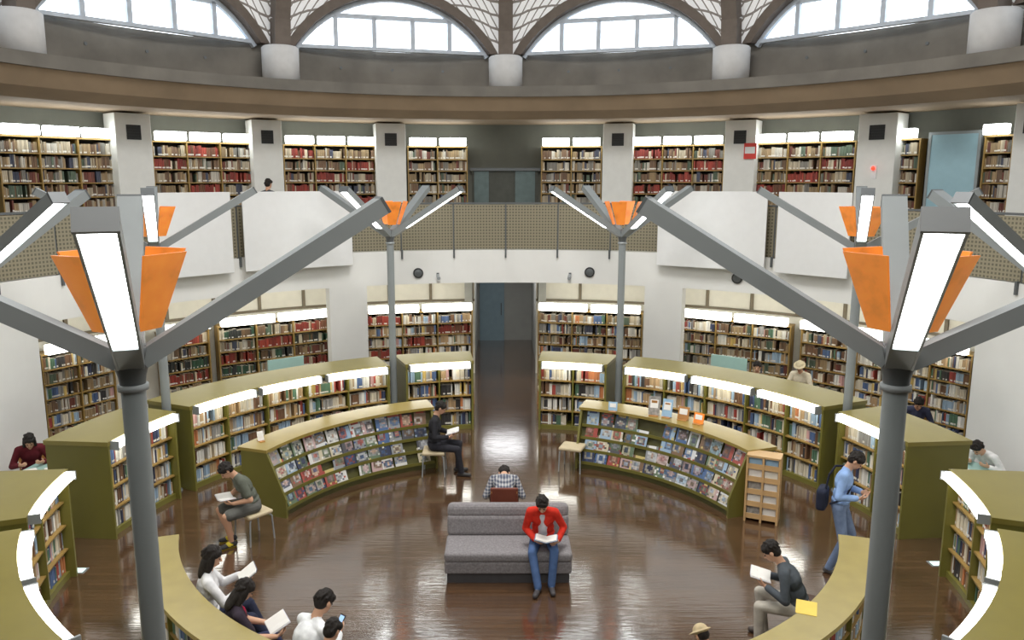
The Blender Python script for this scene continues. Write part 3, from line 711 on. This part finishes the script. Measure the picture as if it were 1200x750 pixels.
def display(label, px, py, w, h, m1, az):
    p = on_z(px, py, 1.081); f = adir(az); R0 = frame(f); root = thing('book_stand', label, 'display', (p.x, p.y, 1.081), 'displays on the rack tops')
    R = R0 @ Matrix.Rotation(math.radians(-16), 3, 'X'); up = R @ Z
    b = MB(); b.box(p + Z*0.006, (w*0.8, 0.14, 0.012), R0); b.box(p + f*0.05 + Z*h*0.4, (w*0.5, 0.012, h*0.8), R0); b.build('support', M_pine, root)
    b = MB(); b.box(p + up*h/2 + Z*0.012, (w, 0.018, h), R); b.box(p + up*h*0.6 + Z*0.012 - R @ Vector((0, 0.012, 0)), (w*0.7, 0.006, h*0.45), R, mi=1); b.build('card', [m1, M_paper], root)
M_sky = mat('light_blue_card', (150, 186, 214), 0.5); M_gcard = mat('grey_photo_card', (150, 146, 140), 0.5, var=0.4, scale=20)
display('grey book on a stand, tallest item on the right rack top', 766, 487, 0.2, 0.33, M_gcard, 20)
display('light blue book on a stand beside the tallest one', 781, 489, 0.18, 0.31, M_sky, 30)
display('tan leaflet holder in the middle of the right rack top', 800, 492, 0.2, 0.22, M_pine, 35)
display('orange leaflet holder at the right of the tan one', 818, 497, 0.18, 0.18, M_orange, 40)
display('small light blue card at the aisle end of the right rack', 718, 482, 0.16, 0.16, M_sky, 15)
display('small white card on the left rack top', 306, 517, 0.1, 0.15, M_paper, -40)
p = Vector((3.95, 11.62, 0)); f = adir(25); r = Vector((f.y, -f.x, 0)); R = Matrix((r, f, Z)).transposed()
root = thing('pamphlet_stand', 'pale pine pamphlet stand at the near end of the right rack', 'stand', p)
b = MB(); b.box(p + f*0.14 + Z*0.53, (0.5, 0.03, 1.06), R)
for sx in (-0.235, 0.0, 0.235): b.box(p + r*sx + Z*0.53, (0.03, 0.3, 1.06), R)
b.box(p + Z*1.05, (0.5, 0.3, 0.03), R); b.build('body', M_pale, root)
for k in range(5):
    b = MB(); b.box(p + Z*(0.06+0.2*k), (0.46, 0.28, 0.02), R); b.box(p - f*0.13 + Z*(0.09+0.2*k), (0.46, 0.015, 0.08), R); b.build('shelf', M_pale, root)
for k in range(5):
    for sx in (-1, 1):
        b = MB(); b.box(p + r*sx*0.117 - f*0.075 + Z*(0.075+0.2*k+0.08), (0.19, 0.05, 0.16), R @ Matrix.Rotation(math.radians(-14), 3, 'X'))
        tag(b.build('pamphlet_stack', random.choice([M_paper, M_sky, M_cream, M_gcard])), 'pamphlets in the %s %s slot of the pine stand' % (['lowest', 'second lowest', 'middle', 'second highest', 'highest'][k], 'left' if sx < 0 else 'right'), 'pamphlets', 'pamphlets in the pine stand')

# ---------------------------------------------------------------- people
def ik(a, c, l1, l2, pole):
    d = c-a; L = min(d.length, (l1+l2)*0.995); L = max(L, abs(l1-l2)+0.02); dn = d.normalized(); c = a+dn*L
    x = (l1*l1-l2*l2+L*L)/(2*L); h = math.sqrt(max(0, l1*l1-x*x)); pp = (pole-dn*pole.dot(dn)).normalized()
    return a+dn*x+pp*h, c
def prim_mesh(prims):
    vs = []; fs = []; no = 12
    for pr in prims:
        if pr[0] == 'cap':
            _, p0, p1, r0, r1, _m = pr; ax = p1-p0
            if ax.length < 1e-5: ax = Vector((0, 0, 1e-3))
            w = ax.normalized(); u = w.orthogonal().normalized(); v = w.cross(u); rings = []
            for i in range(1, 5): t = -PI/2+PI/2*i/4; rings.append((p0, r0, t))
            for i in range(0, 4): t = PI/2*i/4; rings.append((p1, r1, t))
            o = len(vs); vs.append(p0-w*r0)
            for c, r, t in rings:
                for j in range(no):
                    q = 2*PI*j/no; vs.append(c + (u*math.cos(q)+v*math.sin(q))*r*math.cos(t) + w*r*math.sin(t))
            vs.append(p1+w*r1); e = len(vs)-1
        else:
            _, c, ax, rad, _m = pr; o = len(vs); vs.append(c-ax[2]*rad[2]); rings = range(1, 8)
            for i in rings:
                t = -PI/2+PI*i/8
                for j in range(no):
                    q = 2*PI*j/no; vs.append(c + ax[0]*rad[0]*math.cos(t)*math.cos(q) + ax[1]*rad[1]*math.cos(t)*math.sin(q) + ax[2]*rad[2]*math.sin(t))
            vs.append(c+ax[2]*rad[2]); e = len(vs)-1
        nr = len(rings)
        for j in range(no): fs.append((o, o+1+(j+1) % no, o+1+j))
        for i in range(nr-1):
            for j in range(no): fs.append((o+1+i*no+j, o+1+i*no+(j+1) % no, o+1+(i+1)*no+(j+1) % no, o+1+(i+1)*no+j))
        k = o+1+(nr-1)*no
        for j in range(no): fs.append((k+j, k+(j+1) % no, e))
    return vs, fs
def fuse(name, prims, mats, root_loc, parent, vox, it=3):
    vs, fs = prim_mesh(prims)
    me = bpy.data.meshes.new('tmp'); me.from_pydata([tuple(v) for v in vs], [], fs); me.update()
    o = bpy.data.objects.new('tmp', me); COL.objects.link(o)
    m = o.modifiers.new('r', 'REMESH'); m.mode = 'VOXEL'; m.voxel_size = vox
    m2 = o.modifiers.new('s', 'SMOOTH'); m2.factor = 0.5; m2.iterations = it
    dg = bpy.context.evaluated_depsgraph_get(); nm = bpy.data.meshes.new_from_object(o.evaluated_get(dg))
    bpy.data.objects.remove(o); bpy.data.meshes.remove(me); nm.name = name
    nm.materials.clear()
    for x in mats: nm.materials.append(x)
    n = len(nm.polygons); c = np.empty(n*3, dtype=np.float32); nm.polygons.foreach_get('center', c); c = c.reshape(-1, 3)
    best = np.full(n, 1e9, dtype=np.float32); idx = np.zeros(n, dtype=np.int32)
    for pr in prims:
        if pr[0] == 'cap':
            p0 = np.array(pr[1]); p1 = np.array(pr[2]); ax = p1-p0; L2 = max(1e-8, float(ax @ ax)); t = np.clip(((c-p0) @ ax)/L2, 0, 1)
            d = np.linalg.norm(c-(p0+t[:, None]*ax), axis=1) - (pr[3]+(pr[4]-pr[3])*t); mi = pr[5]
        else:
            q = c-np.array(pr[1]); l = np.sqrt(sum(((q @ np.array(pr[2][k]))/pr[3][k])**2 for k in range(3))); d = (l-1)*min(pr[3]); mi = pr[4]
        k = d < best; best[k] = d[k]; idx[k] = mi
    nm.polygons.foreach_set('material_index', idx); nm.polygons.foreach_set('use_smooth', np.ones(n, dtype=bool))
    nm.transform(Matrix.Translation(-Vector(root_loc))); nm.update()
    ob = bpy.data.objects.new(name, nm); COL.objects.link(ob)
    if parent is not None: ob.parent = parent
    else: ob.location = root_loc
    ORG[ob.name] = Vector(root_loc)
    return ob

def person(label, x, y, az, hip, zb=0.0, lean=10, headp=30, heady=0, feet=None, hands=None, book=None, shirt=(120,120,120), pants=(60,60,70), shoes=(40,36,34),
           sleeve='long', shorts=False, hair=(30, 25, 22), style='short', hat=None, s=1.0, vox=0.0085, shirtm=None, group=None, booklab=None, bookcol=(200, 200, 210), hatlab=None, footdir=None, inner=None, sole=None):
    f = adir(az); r = Vector((f.y, -f.x, 0)); base = Vector((x, y, zb)); V = Vector
    def W(v): return base + (r*v.x + f*v.y + Z*v.z)
    def D(v): return r*v.x + f*v.y + Z*v.z
    la = math.radians(lean); pel = V((0, 0, hip)); d1 = V((0, math.sin(la*0.7), math.cos(la*0.7))); d2 = V((0, math.sin(la*1.35), math.cos(la*1.35)))
    mid = pel + d1*0.25*s; nb = mid + d2*0.27*s
    hp = math.radians(headp); hy = math.radians(heady)
    fh = V((math.sin(hy)*math.cos(hp), math.cos(hy)*math.cos(hp), -math.sin(hp))); xh = V((math.cos(hy), -math.sin(hy), 0)); uh = xh.cross(fh)
    nd = (d2*0.6 + uh*0.4).normalized(); hc = nb + nd*0.085*s + uh*0.1*s + fh*0.02*s
    def HP(a, b_, c): return W(hc + (xh*a + fh*b_ + uh*c)*s)
    HA = (D(xh), D(fh), D(uh)); SK, SH, PN, SO, IN, SL = 0, 1, 2, 3, 4, 5
    pr = []
    def cap(a, b_, r0, r1, m): pr.append(('cap', W(a), W(b_), r0*s, r1*s, m))
    def ell(c, ax, rad, m): pr.append(('ell', W(c), tuple(D(q) for q in ax), tuple(q*s for q in rad), m))
    X = V((1, 0, 0)); n1 = d1.cross(X); n2 = d2.cross(X)
    ell(pel + d1*0.02*s, (X, n1, d1), (0.165, 0.12, 0.115), PN)
    ell(pel + d1*0.17*s, (X, n1, d1), (0.155, 0.112, 0.14), SH)
    ell(mid + d2*0.1*s, (X, n2, d2), (0.172, 0.118, 0.17), SH)
    ell(pel + d1*0.09*s, (X, n1, d1), (0.166, 0.122, 0.05), SH)
    if inner:
        fw2 = n2 if n2.y > 0 else -n2; fw1 = n1 if n1.y > 0 else -n1
        cap(mid + d2*0.2*s + fw2*0.062*s, mid + d2*0.02*s + fw2*0.075*s, 0.045, 0.062, IN); cap(mid + d2*0.02*s + fw2*0.075*s, pel + d1*0.1*s + fw1*0.066*s, 0.062, 0.07, IN)
    sh = [nb - d2*0.05*s + X*q*0.165*s for q in (-1, 1)]
    cap(sh[0]*0.75+sh[1]*0.25, sh[0]*0.25+sh[1]*0.75, 0.07, 0.07, SH)
    cap(sh[0], nb, 0.06, 0.055, SH); cap(sh[1], nb, 0.06, 0.055, SH)
    cap(nb - d2*0.02*s, hc - uh*0.05*s - fh*0.02*s, 0.056, 0.052, SK)
    pr.append(('ell', HP(0, -0.012, 0.025), HA, (0.074*s, 0.093*s, 0.092*s), SK))
    pr.append(('ell', HP(0, 0.026, -0.04), HA, (0.058*s, 0.062*s, 0.078*s), SK))
    pr.append(('cap', HP(0, 0.082, 0.0), HP(0, 0.1, -0.03), 0.009*s, 0.013*s, SK))
    for q in (-1, 1): pr.append(('ell', HP(q*0.078, -0.005, -0.012), HA, (0.013*s, 0.02*s, 0.03*s), SK))
    feet = feet or [(-0.12, 0.42, 0.0), (0.12, 0.45, 0.0)]
    for i, q in enumerate((-1, 1)):
        hpnt = pel + X*q*0.092*s + V((0, 0, -0.01)); an = V(feet[i]) + V((0, 0, 0.09*s))
        kn, an = ik(hpnt, an, 0.44*s, 0.43*s, V((q*0.25, 1, 0.6)))
        if shorts: cap(hpnt, hpnt*0.12+kn*0.88, 0.096, 0.086, PN); cap(hpnt*0.14+kn*0.86, kn, 0.056, 0.055, SK); cap(kn, kn*0.5+an*0.5, 0.055, 0.052, SK); cap(kn*0.5+an*0.5, an, 0.05, 0.036, SK)
        else: cap(hpnt, kn, 0.088, 0.062, PN); cap(kn, an, 0.062, 0.052, PN)
        fd = V((q*0.2, 1, 0)).normalized() if footdir is None else V(footdir[i]).normalized()
        hz = an.z - 0.05*s
        hl = V((an.x, an.y, hz)) - fd*0.04*s; to = V((an.x, an.y, hz-0.005*s)) + fd*0.15*s
        cap(hl, to, 0.042, 0.035, SO); cap(hl, an - V((0, 0, 0.02*s)), 0.042, 0.043, SO)
        if sole: cap(hl - V((0, 0, 0.012)), to - V((0, 0, 0.01)), 0.036, 0.031, SL); cap(hl + fd*0.05*s + V((0, 0, 0.012)), hl + fd*0.09*s + V((0, 0, 0.01)), 0.043, 0.043, SL)
    if book is not None:
        bc = V(book); hands = [bc + V((-0.145, -0.07, -0.035)), bc + V((0.145, -0.07, -0.035))]
    if hands is None: hands = [V((-0.12, 0.3, hip+0.12)), V((0.12, 0.3, hip+0.12))]
    for i, q in enumerate((-1, 1)):
        el, wr = ik(sh[i], V(hands[i]), 0.28*s, 0.25*s, V((q*0.55, -0.55, -0.8)))
        if sleeve == 'long':
            cap(sh[i], el, 0.06, 0.05, SH); cap(el, el*0.1+wr*0.9, 0.05, 0.042, SH); cap(el*0.2+wr*0.8, wr, 0.03, 0.029, SK)
        else:
            cap(sh[i], el*0.7+sh[i]*0.3, 0.062, 0.064, SH); cap(el*0.7+sh[i]*0.3, el, 0.046, 0.042, SK); cap(el, wr, 0.042, 0.029, SK)
        hd = ((wr-el).normalized()*0.5 + V((-q*0.45, 0.7, 0.1))).normalized()
        pn_ = V((-q*0.75, 0.1, 0.65)); pn_ = (pn_-hd*pn_.dot(hd)).normalized(); sd = hd.cross(pn_).normalized()
        if sd.z < 0: sd = -sd
        pr.append(('ell', W(wr+hd*0.05*s), (D(hd), D(sd), D(pn_)), (0.056*s, 0.042*s, 0.019*s), SK))
        for k in range(4):
            b0 = wr + hd*0.088*s + sd*(0.03-0.02*k)*s; ln = (0.062, 0.074, 0.068, 0.052)[k]*s
            m1 = b0 + (hd*0.9+pn_*0.35).normalized()*ln*0.55; m2 = m1 + (hd*0.5+pn_*0.85).normalized()*ln*0.5
            pr.append(('cap', W(b0), W(m1), 0.0098*s, 0.009*s, SK)); pr.append(('cap', W(m1), W(m2), 0.009*s, 0.008*s, SK))
        t0 = wr + hd*0.03*s + sd*0.03*s; t1 = t0 + (hd*0.6+sd*0.7+pn_*0.3).normalized()*0.04*s; t2 = t1 + (hd*0.8+sd*0.2+pn_*0.5).normalized()*0.032*s
        pr.append(('cap', W(t0), W(t1), 0.012*s, 0.011*s, SK)); pr.append(('cap', W(t1), W(t2), 0.011*s, 0.009*s, SK))
    body = fuse('person', pr, [M_skin, shirtm or cloth(shirt), cloth(pants), mat('shoe_%d_%d_%d' % shoes, shoes, 0.6), cloth(inner or shirt), mat('shoe_trim', sole or (210, 190, 40), 0.6)], base, None, vox)
    tag(body, label, 'person', group)
    rs = random.Random(len(label)*7)
    M_hair = mat('hair_%d' % hair[0], hair, 0.7, var=0.45, scale=60, bump=0.6, stretch=(1, 1, 0.25), spec=0.3)
    def tufts(hr, n, lo, hi):
        for _ in range(n):
            ph = rs.uniform(0, 2*PI); el = rs.uniform(lo, hi)
            n_ = V((math.cos(el)*math.cos(ph), math.cos(el)*math.sin(ph), math.sin(el)))
            if n_.y > 0.45 and n_.z < 0.35: continue
            p0 = V((n_.x*0.08, -0.022+n_.y*0.093, 0.034+n_.z*0.09)); dn = V((n_.x*0.25+rs.uniform(-.3, .3), n_.y*0.3+rs.uniform(-.3, .3), -0.9*(1-abs(n_.z))-0.1)).normalized()
            p1 = p0 + dn*rs.uniform(0.02, 0.045)
            hr.append(('cap', HP(*p0), HP(*p1), 0.0115*s, 0.006*s, 0))
    if hat is None:
        hr = [('ell', HP(0, -0.024, 0.036), HA, (0.079*s, 0.092*s, 0.089*s), 0), ('ell', HP(0, -0.045, -0.01), HA, (0.076*s, 0.066*s, 0.082*s), 0)]
        for q in (-1, 1): hr.append(('ell', HP(q*0.058, 0.012, 0.045), HA, (0.026*s, 0.05*s, 0.045*s), 0))
        tufts(hr, 70, -0.35, 1.4)
        for x_ in (-0.05, -0.03, -0.01, 0.012, 0.034, 0.052): hr.append(('cap', HP(x_, 0.052, 0.092-abs(x_)*0.3), HP(x_*1.15+rs.uniform(-.008, .008), 0.078-abs(x_)*0.25, 0.05+rs.uniform(-.012, .012)), 0.014*s, 0.009*s, 0))
        if style == 'long':
            hr.append(('ell', HP(0, -0.055, -0.09), HA, (0.088*s, 0.055*s, 0.13*s), 0)); hr.append(('ell', HP(0, -0.06, -0.17), HA, (0.085*s, 0.045*s, 0.1*s), 0))
            for q in (-1, 1):
                hr.append(('ell', HP(q*0.076, -0.005, -0.07), HA, (0.022*s, 0.042*s, 0.11*s), 0)); hr.append(('cap', HP(q*0.085, 0.0, -0.12), HP(q*0.08, 0.01, -0.21), 0.02*s, 0.008*s, 0))
        fuse('hair', hr, [M_hair], base, body, min(vox, 0.007), 1)
    else:
        hm = cloth(hat)
        hr = [('ell', HP(0, -0.012, 0.055), HA, (0.088*s, 0.105*s, 0.08*s), 0), ('ell', HP(0, 0.0, 0.045), HA, (0.135*s, 0.155*s, 0.018*s), 0)]
        h = fuse('hat', hr, [hm], base, body, vox, 2); h['label'] = hatlab or 'hat with a brim'
        fuse('hair', [('ell', HP(0, -0.035, -0.0), HA, (0.079*s, 0.078*s, 0.075*s), 0)], [M_hair], base, body, vox, 2)
    for q in (-1, 1):
        b = MB(); b.ell(HP(q*0.03, 0.078, -0.002), HA, (0.013*s, 0.008*s, 0.007*s)); b.build('eye', M_eye, body)
    b = MB(); b.ell(HP(0, 0.082, -0.068), HA, (0.022*s, 0.008*s, 0.006*s)); b.build('mouth', M_lip, body)
    if book is not None:
        bcw = W(V(book)); n = (W(hc)-bcw).normalized(); n = (n*0.8+Z*0.35).normalized(); rx = r; up = n.cross(rx).normalized()
        bk = thing('open_book', booklab or 'open book', 'book', bcw)
        cv = MB(); pg = MB()
        for q in (-1, 1):
            ang = math.radians(14)
            rr = (rx*math.cos(ang) + n*math.sin(ang)*q).normalized()
            nn = rr.cross(up); nn = nn if nn.dot(n) > 0 else -nn
            R = Matrix((rr, up, nn)).transposed()
            cv.box(bcw + rr*q*0.076, (0.152, 0.225, 0.006), R); pg.box(bcw + rr*q*0.072 + nn*0.009, (0.14, 0.212, 0.013), R)
        cv.build('cover', mat('cover_%d_%d_%d' % bookcol, bookcol, 0.5), bk); pg.build('pages', M_paper, bk)
    return body, W, hc

person('person in an open red jacket and jeans reading on the grey sofa', 0.47, 9.98, 186, 0.5, lean=22, headp=42, feet=[(-0.14, 0.52, 0), (0.03, 0.6, 0)], book=(-0.06, 0.38, 0.62),
       shirt=(206, 48, 34), pants=(70, 94, 136), shoes=(60, 56, 58), booklab='open picture book in the lap of the person in red', bookcol=(120, 140, 170), inner=(206, 206, 214), s=0.97)
person('person in a plaid shirt bending forward behind the sofa, back to camera', -0.05, 10.98, 0, 0.545, lean=60, headp=88, feet=[(-0.13, 0.4, 0), (0.13, 0.4, 0)], book=(0.0, 0.58, 0.55), shirtm=M_plaid, pants=(70, 60, 52), s=1.0, booklab='open book held by the person in the plaid shirt')
person('person in black sitting sideways on a stool at the left rack end', -1.3, 13.6, 92, 0.545, lean=4, headp=32, feet=[(-0.1, 0.42, 0), (0.14, 0.5, 0)], book=(0.0, 0.34, 0.76), shirt=(40, 40, 44), pants=(44, 44, 50), booklab='open book held by the person in black', vox=0.01)
person('person in a grey green shirt and shorts reading on a stool', -3.72, 10.95, -125, 0.545, lean=24, headp=48, feet=[(-0.08, 0.36, 0), (0.12, 0.3, 0)], book=(0.02, 0.38, 0.7), shirt=(92, 96, 86), pants=(92, 92, 88), shoes=(42, 42, 44), sole=(204, 186, 44), sleeve='short', shorts=True, booklab='open white book on the knees of the person in shorts')
SA = 122
b_, Wm, hcm = person('person in a light blue shirt and jeans standing with a shoulder bag', 4.42, 9.98, SA, 0.93, lean=5, headp=42, feet=[(-0.14, 0.06, 0), (0.12, -0.06, 0)], hands=[(-0.1, 0.24, 1.14), (0.12, 0.22, 1.12)], shirt=(142, 174, 224), pants=(112, 130, 162), shoes=(70, 66, 64))
bg = thing('shoulder_bag', 'dark shoulder bag on the standing person in light blue', 'bag', Wm(Vector((0.16, -0.2, 0.95))))
f = adir(SA); R = Matrix((Vector((f.y, -f.x, 0)), f, Z)).transposed()
b = MB(); b.box(Wm(Vector((0.16, -0.2, 1.06))), (0.28, 0.13, 0.3), R); b.build('pouch', cloth((38, 42, 58)), bg, bevel=0.045)
b = MB(); b.path([Wm(Vector(q)) for q in ((0.2, -0.16, 1.2), (0.14, -0.14, 1.38), (0.0, -0.09, 1.47), (-0.09, 0.03, 1.46), (-0.02, 0.14, 1.3), (0.19, 0.08, 1.1), (0.24, -0.1, 1.02))], 0.014, 8); b.build('strap', cloth((30, 32, 44)), bg)
q = pol(3.93, 124); person('person in a dark grey jacket reading on the right bench', q.x, q.y, -72, 0.5, lean=24, headp=38, feet=[(-0.14, 0.42, 0), (0.12, 0.36, 0)], book=(0.0, 0.44, 0.78), shirt=(76, 82, 88), pants=(196, 190, 178), shoes=(60, 50, 44), booklab='open white book held by the person in dark grey')
q = pol(4.1, 152.5); person('person in a beige sun hat at the bottom edge of the right bench', q.x, q.y, -28, 0.42, lean=10, headp=38, book=(0, 0.32, 0.6), shirt=(150, 150, 146), pants=(90, 88, 84), hat=(186, 168, 132), hatlab='beige sun hat', s=0.8, booklab='open book of the person in the beige sun hat')
q = pol(4.08, -126.3); person('person in a white top with long dark hair, uppermost on the left bench', q.x, q.y, 68, 0.5, lean=2, headp=20, heady=6, feet=[(-0.1, 0.6, 0), (0.1, 0.64, 0)], book=(0.02, 0.44, 0.9), shirt=(228, 228, 230), pants=(46, 50, 70), style='long', booklab='large open white book held by the person in the white top', bookcol=(90, 96, 110))
q = pol(4.12, -137.2); person('person with long black hair and a red top on the left bench', q.x, q.y, 60, 0.48, lean=4, headp=38, feet=[(-0.1, 0.6, 0), (0.1, 0.56, 0)], book=(0.05, 0.44, 0.66), shirt=(52, 44, 54), inner=(190, 40, 78), pants=(50, 56, 84), style='long', booklab='open book held by the person in the red top', sleeve='short', s=0.95)
q = pol(4.0, -149); pb, Wp, _h = person('person in a white shirt looking at a phone on the left bench', q.x, q.y, 40, 0.5, lean=26, headp=34, feet=[(-0.12, 0.44, 0), (0.12, 0.44, 0)], hands=[(-0.02, 0.42, 0.76), (0.1, 0.44, 0.76)], shirt=(232, 234, 236), pants=(60, 66, 88))
ph = Wp(Vector((0.05, 0.5, 0.84))); R = frame(adir(40)) @ Matrix.Rotation(math.radians(-40), 3, 'X')
b = MB(); b.box(ph, (0.07, 0.01, 0.135), R); b.box(ph - R @ Vector((0, 0.006, 0)), (0.06, 0.003, 0.11), R, mi=1)
tag(b.build('phone', [M_black, mat('phone_screen', (150, 190, 230), 0.2, emit=(0.4, 0.6, 0.9, 0.6))]), 'phone held by the person in the white shirt', 'phone')
q = pol(4.12, -155); person('person with short black hair cut off by the bottom edge, left bench', q.x, q.y, 30, 0.46, lean=8, headp=34, s=0.9, shirt=(70, 72, 80), pants=(50, 50, 60), book=(0, 0.34, 0.66), booklab='open book of the person cut off by the bottom edge')
def sitter(label, what, px, py, hz, az, shirt, style='short', hat=None, hatlab=None, lean=24, hp=42, at=None):
    if at is None:
        p = on_z(px, py, hz); q = p - adir(az)*0.22
    else: q = at
    person(label, q.x, q.y, az, 0.545, lean=lean, headp=hp, shirt=shirt, pants=(60, 60, 66), style=style, hat=hat, hatlab=hatlab, vox=0.011, hands=[(-0.16, 0.38, 0.78), (0.16, 0.4, 0.78)])
    if at is None: stool('wooden chair under the person ' + what, q.x, q.y, az, M_pine)
    else: stool('beige stool under the person ' + what, q.x, q.y, az)
sitter('person with long dark hair in a dark red top at the left table', 'at the left table', 34, 512, 1.17, 150, (92, 30, 38), 'long')
sitter('person in a beige hat and cream top behind the right bookcase', 'in the beige hat behind the right bookcase', 937, 430, 1.2, 215, (214, 204, 180), hat=(204, 190, 156), hatlab='beige hat', lean=12, hp=30)
sitter('person with dark hair peeking above the right long bookcase', 'peeking above the right long bookcase', 887, 429, 1.3, 200, (120, 110, 96), lean=0, hp=12)
sitter('person in dark blue behind the right lamp post', 'in dark blue', 1076, 468, 1.18, 200, (58, 62, 84))
sitter('person in white leaning over the right reading table', 'in white at the right table', 0, 0, 0, 245, (226, 226, 226), lean=36, hp=50, at=pol(8.0, 77.5))
p = on_cyl(313, 219, 9.5); person('person on the upper floor, only dark hair above the white board', p.x, p.y, 20, 0.9, zb=UP, s=0.94, lean=2, headp=10, feet=[(-0.1, 0, 0), (0.1, 0, 0)], hands=[(-0.24, 0.05, 0.82), (0.24, 0.05, 0.82)], shirt=(70, 70, 76), vox=0.012)

# ---------------------------------------------------------------- books
def book_geo(bk):
    p, t, n, w, h, dep, col, cn, unit, rn, bay, i, rnd = bk
    cs = ((-w/2, -0.006), (-w/4, 0.0), (w/4, 0.0), (w/2, -0.006), (w/2, -dep), (-w/2, -dep))
    lv = (0, 0.1*h, 0.24*h, h); vs = [p + t*x + n*y + Z*z for z in lv for x, y in cs]
    fs = []; cl = []
    st = (lin((212, 210, 202)) if rnd < 0.55 else col)
    for L in range(3):
        for j in range(6):
            k = (j+1) % 6; fs.append((L*6+j, L*6+k, L*6+6+k, L*6+6+j)); cl.append(st if (L == 1 and j < 3) else col)
    pgc = lin((222, 214, 196)); fs += [(5, 4, 3, 2, 1, 0), (18, 19, 20, 21, 22, 23)]; cl += [col, pgc]
    return vs, fs, cl
bpy.context.view_layer.update()
dg = bpy.context.evaluated_depsgraph_get()
fw = Vector((0, CT, -ST)); cand = []
for i, bk in enumerate(BOOKS):
    c = bk[0] + Z*bk[4]*0.6 + bk[2]*0.01; d = c-CAM; z = d.dot(fw)
    if z < 0.5: continue
    px = PX + F*d.x/z; py = 375 - F*(d.dot(Vector((0, ST, CT))))/z
    if not (4 < px < 1196 and 4 < py < 744): continue
    L = d.length; fac = -bk[2].dot(d/L)
    if fac < 0.1: continue
    sz = bk[3]*bk[4]*(F/z)**2*fac
    if sz < 15: continue
    vis = 0
    for fz in (0.35, 0.65, 0.92):
        c = bk[0] + Z*bk[4]*fz + bk[2]*0.012; d = c-CAM; L = d.length
        if not scene.ray_cast(dg, CAM, d/L, distance=L-0.01)[0]: vis += 1
    if vis < 2: continue
    cand.append((sz*vis, i))
cand.sort(reverse=True); ind = set(i for _, i in cand[:300])
print('BOOKS', len(BOOKS), 'visible cand', len(cand), 'min size', cand[min(299, len(cand)-1)][0] if cand else 0)
st = MB(); BAY = ['first', 'second', 'third', 'fourth', 'fifth', 'sixth', 'seventh']
for i, bk in enumerate(BOOKS):
    vs, fs, cl = book_geo(bk)
    if i in ind:
        b = MB(); b.add(vs, fs, 0, cl)
        tag(b.build('book', M_book), '%s book, %s from left, %s shelf, %s bay of the %s' % (bk[7], ordn(bk[11]), bk[9], BAY[bk[10]], bk[8]), 'book', 'books in the %s' % bk[8])
    else: st.add(vs, fs, 0, cl)
tag(st.build('shelved_books', M_book), 'rows of books filling the bookcases all around the hall', 'books', None, 'stuff')

# ---------------------------------------------------------------- light
w = bpy.data.worlds.new('world'); scene.world = w; w.use_nodes = True
bgn = w.node_tree.nodes['Background']; bgn.inputs['Color'].default_value = (0.84, 0.93, 1.0, 1); bgn.inputs['Strength'].default_value = 5.0
def area(name, loc, size, power, col=(1, 1, 1), rot=(0, 0, 0)):
    l = bpy.data.lights.new(name, 'AREA'); l.shape = 'DISK'; l.size = size; l.energy = power; l.color = col
    o = bpy.data.objects.new(name, l); COL.objects.link(o); o.location = loc; o.rotation_euler = rot; return o
area('dome_fill_light', (0, YC, 12.2), 5.0, 1150, (1.0, 0.98, 0.95))  # added ambient fill under the closed crown, out of view
area('camera_side_fill_light', (0, 1.5, 9.5), 5.0, 370, (1, 0.96, 0.9), (math.radians(55), 0, 0))  # unseen fill added above the camera side, aimed into the hall
area('corridor_fill_light', (0, 23.0, 2.75), 1.4, 26, (0.97, 0.98, 1.0))  # added fill without a fixture, brightens the corridor
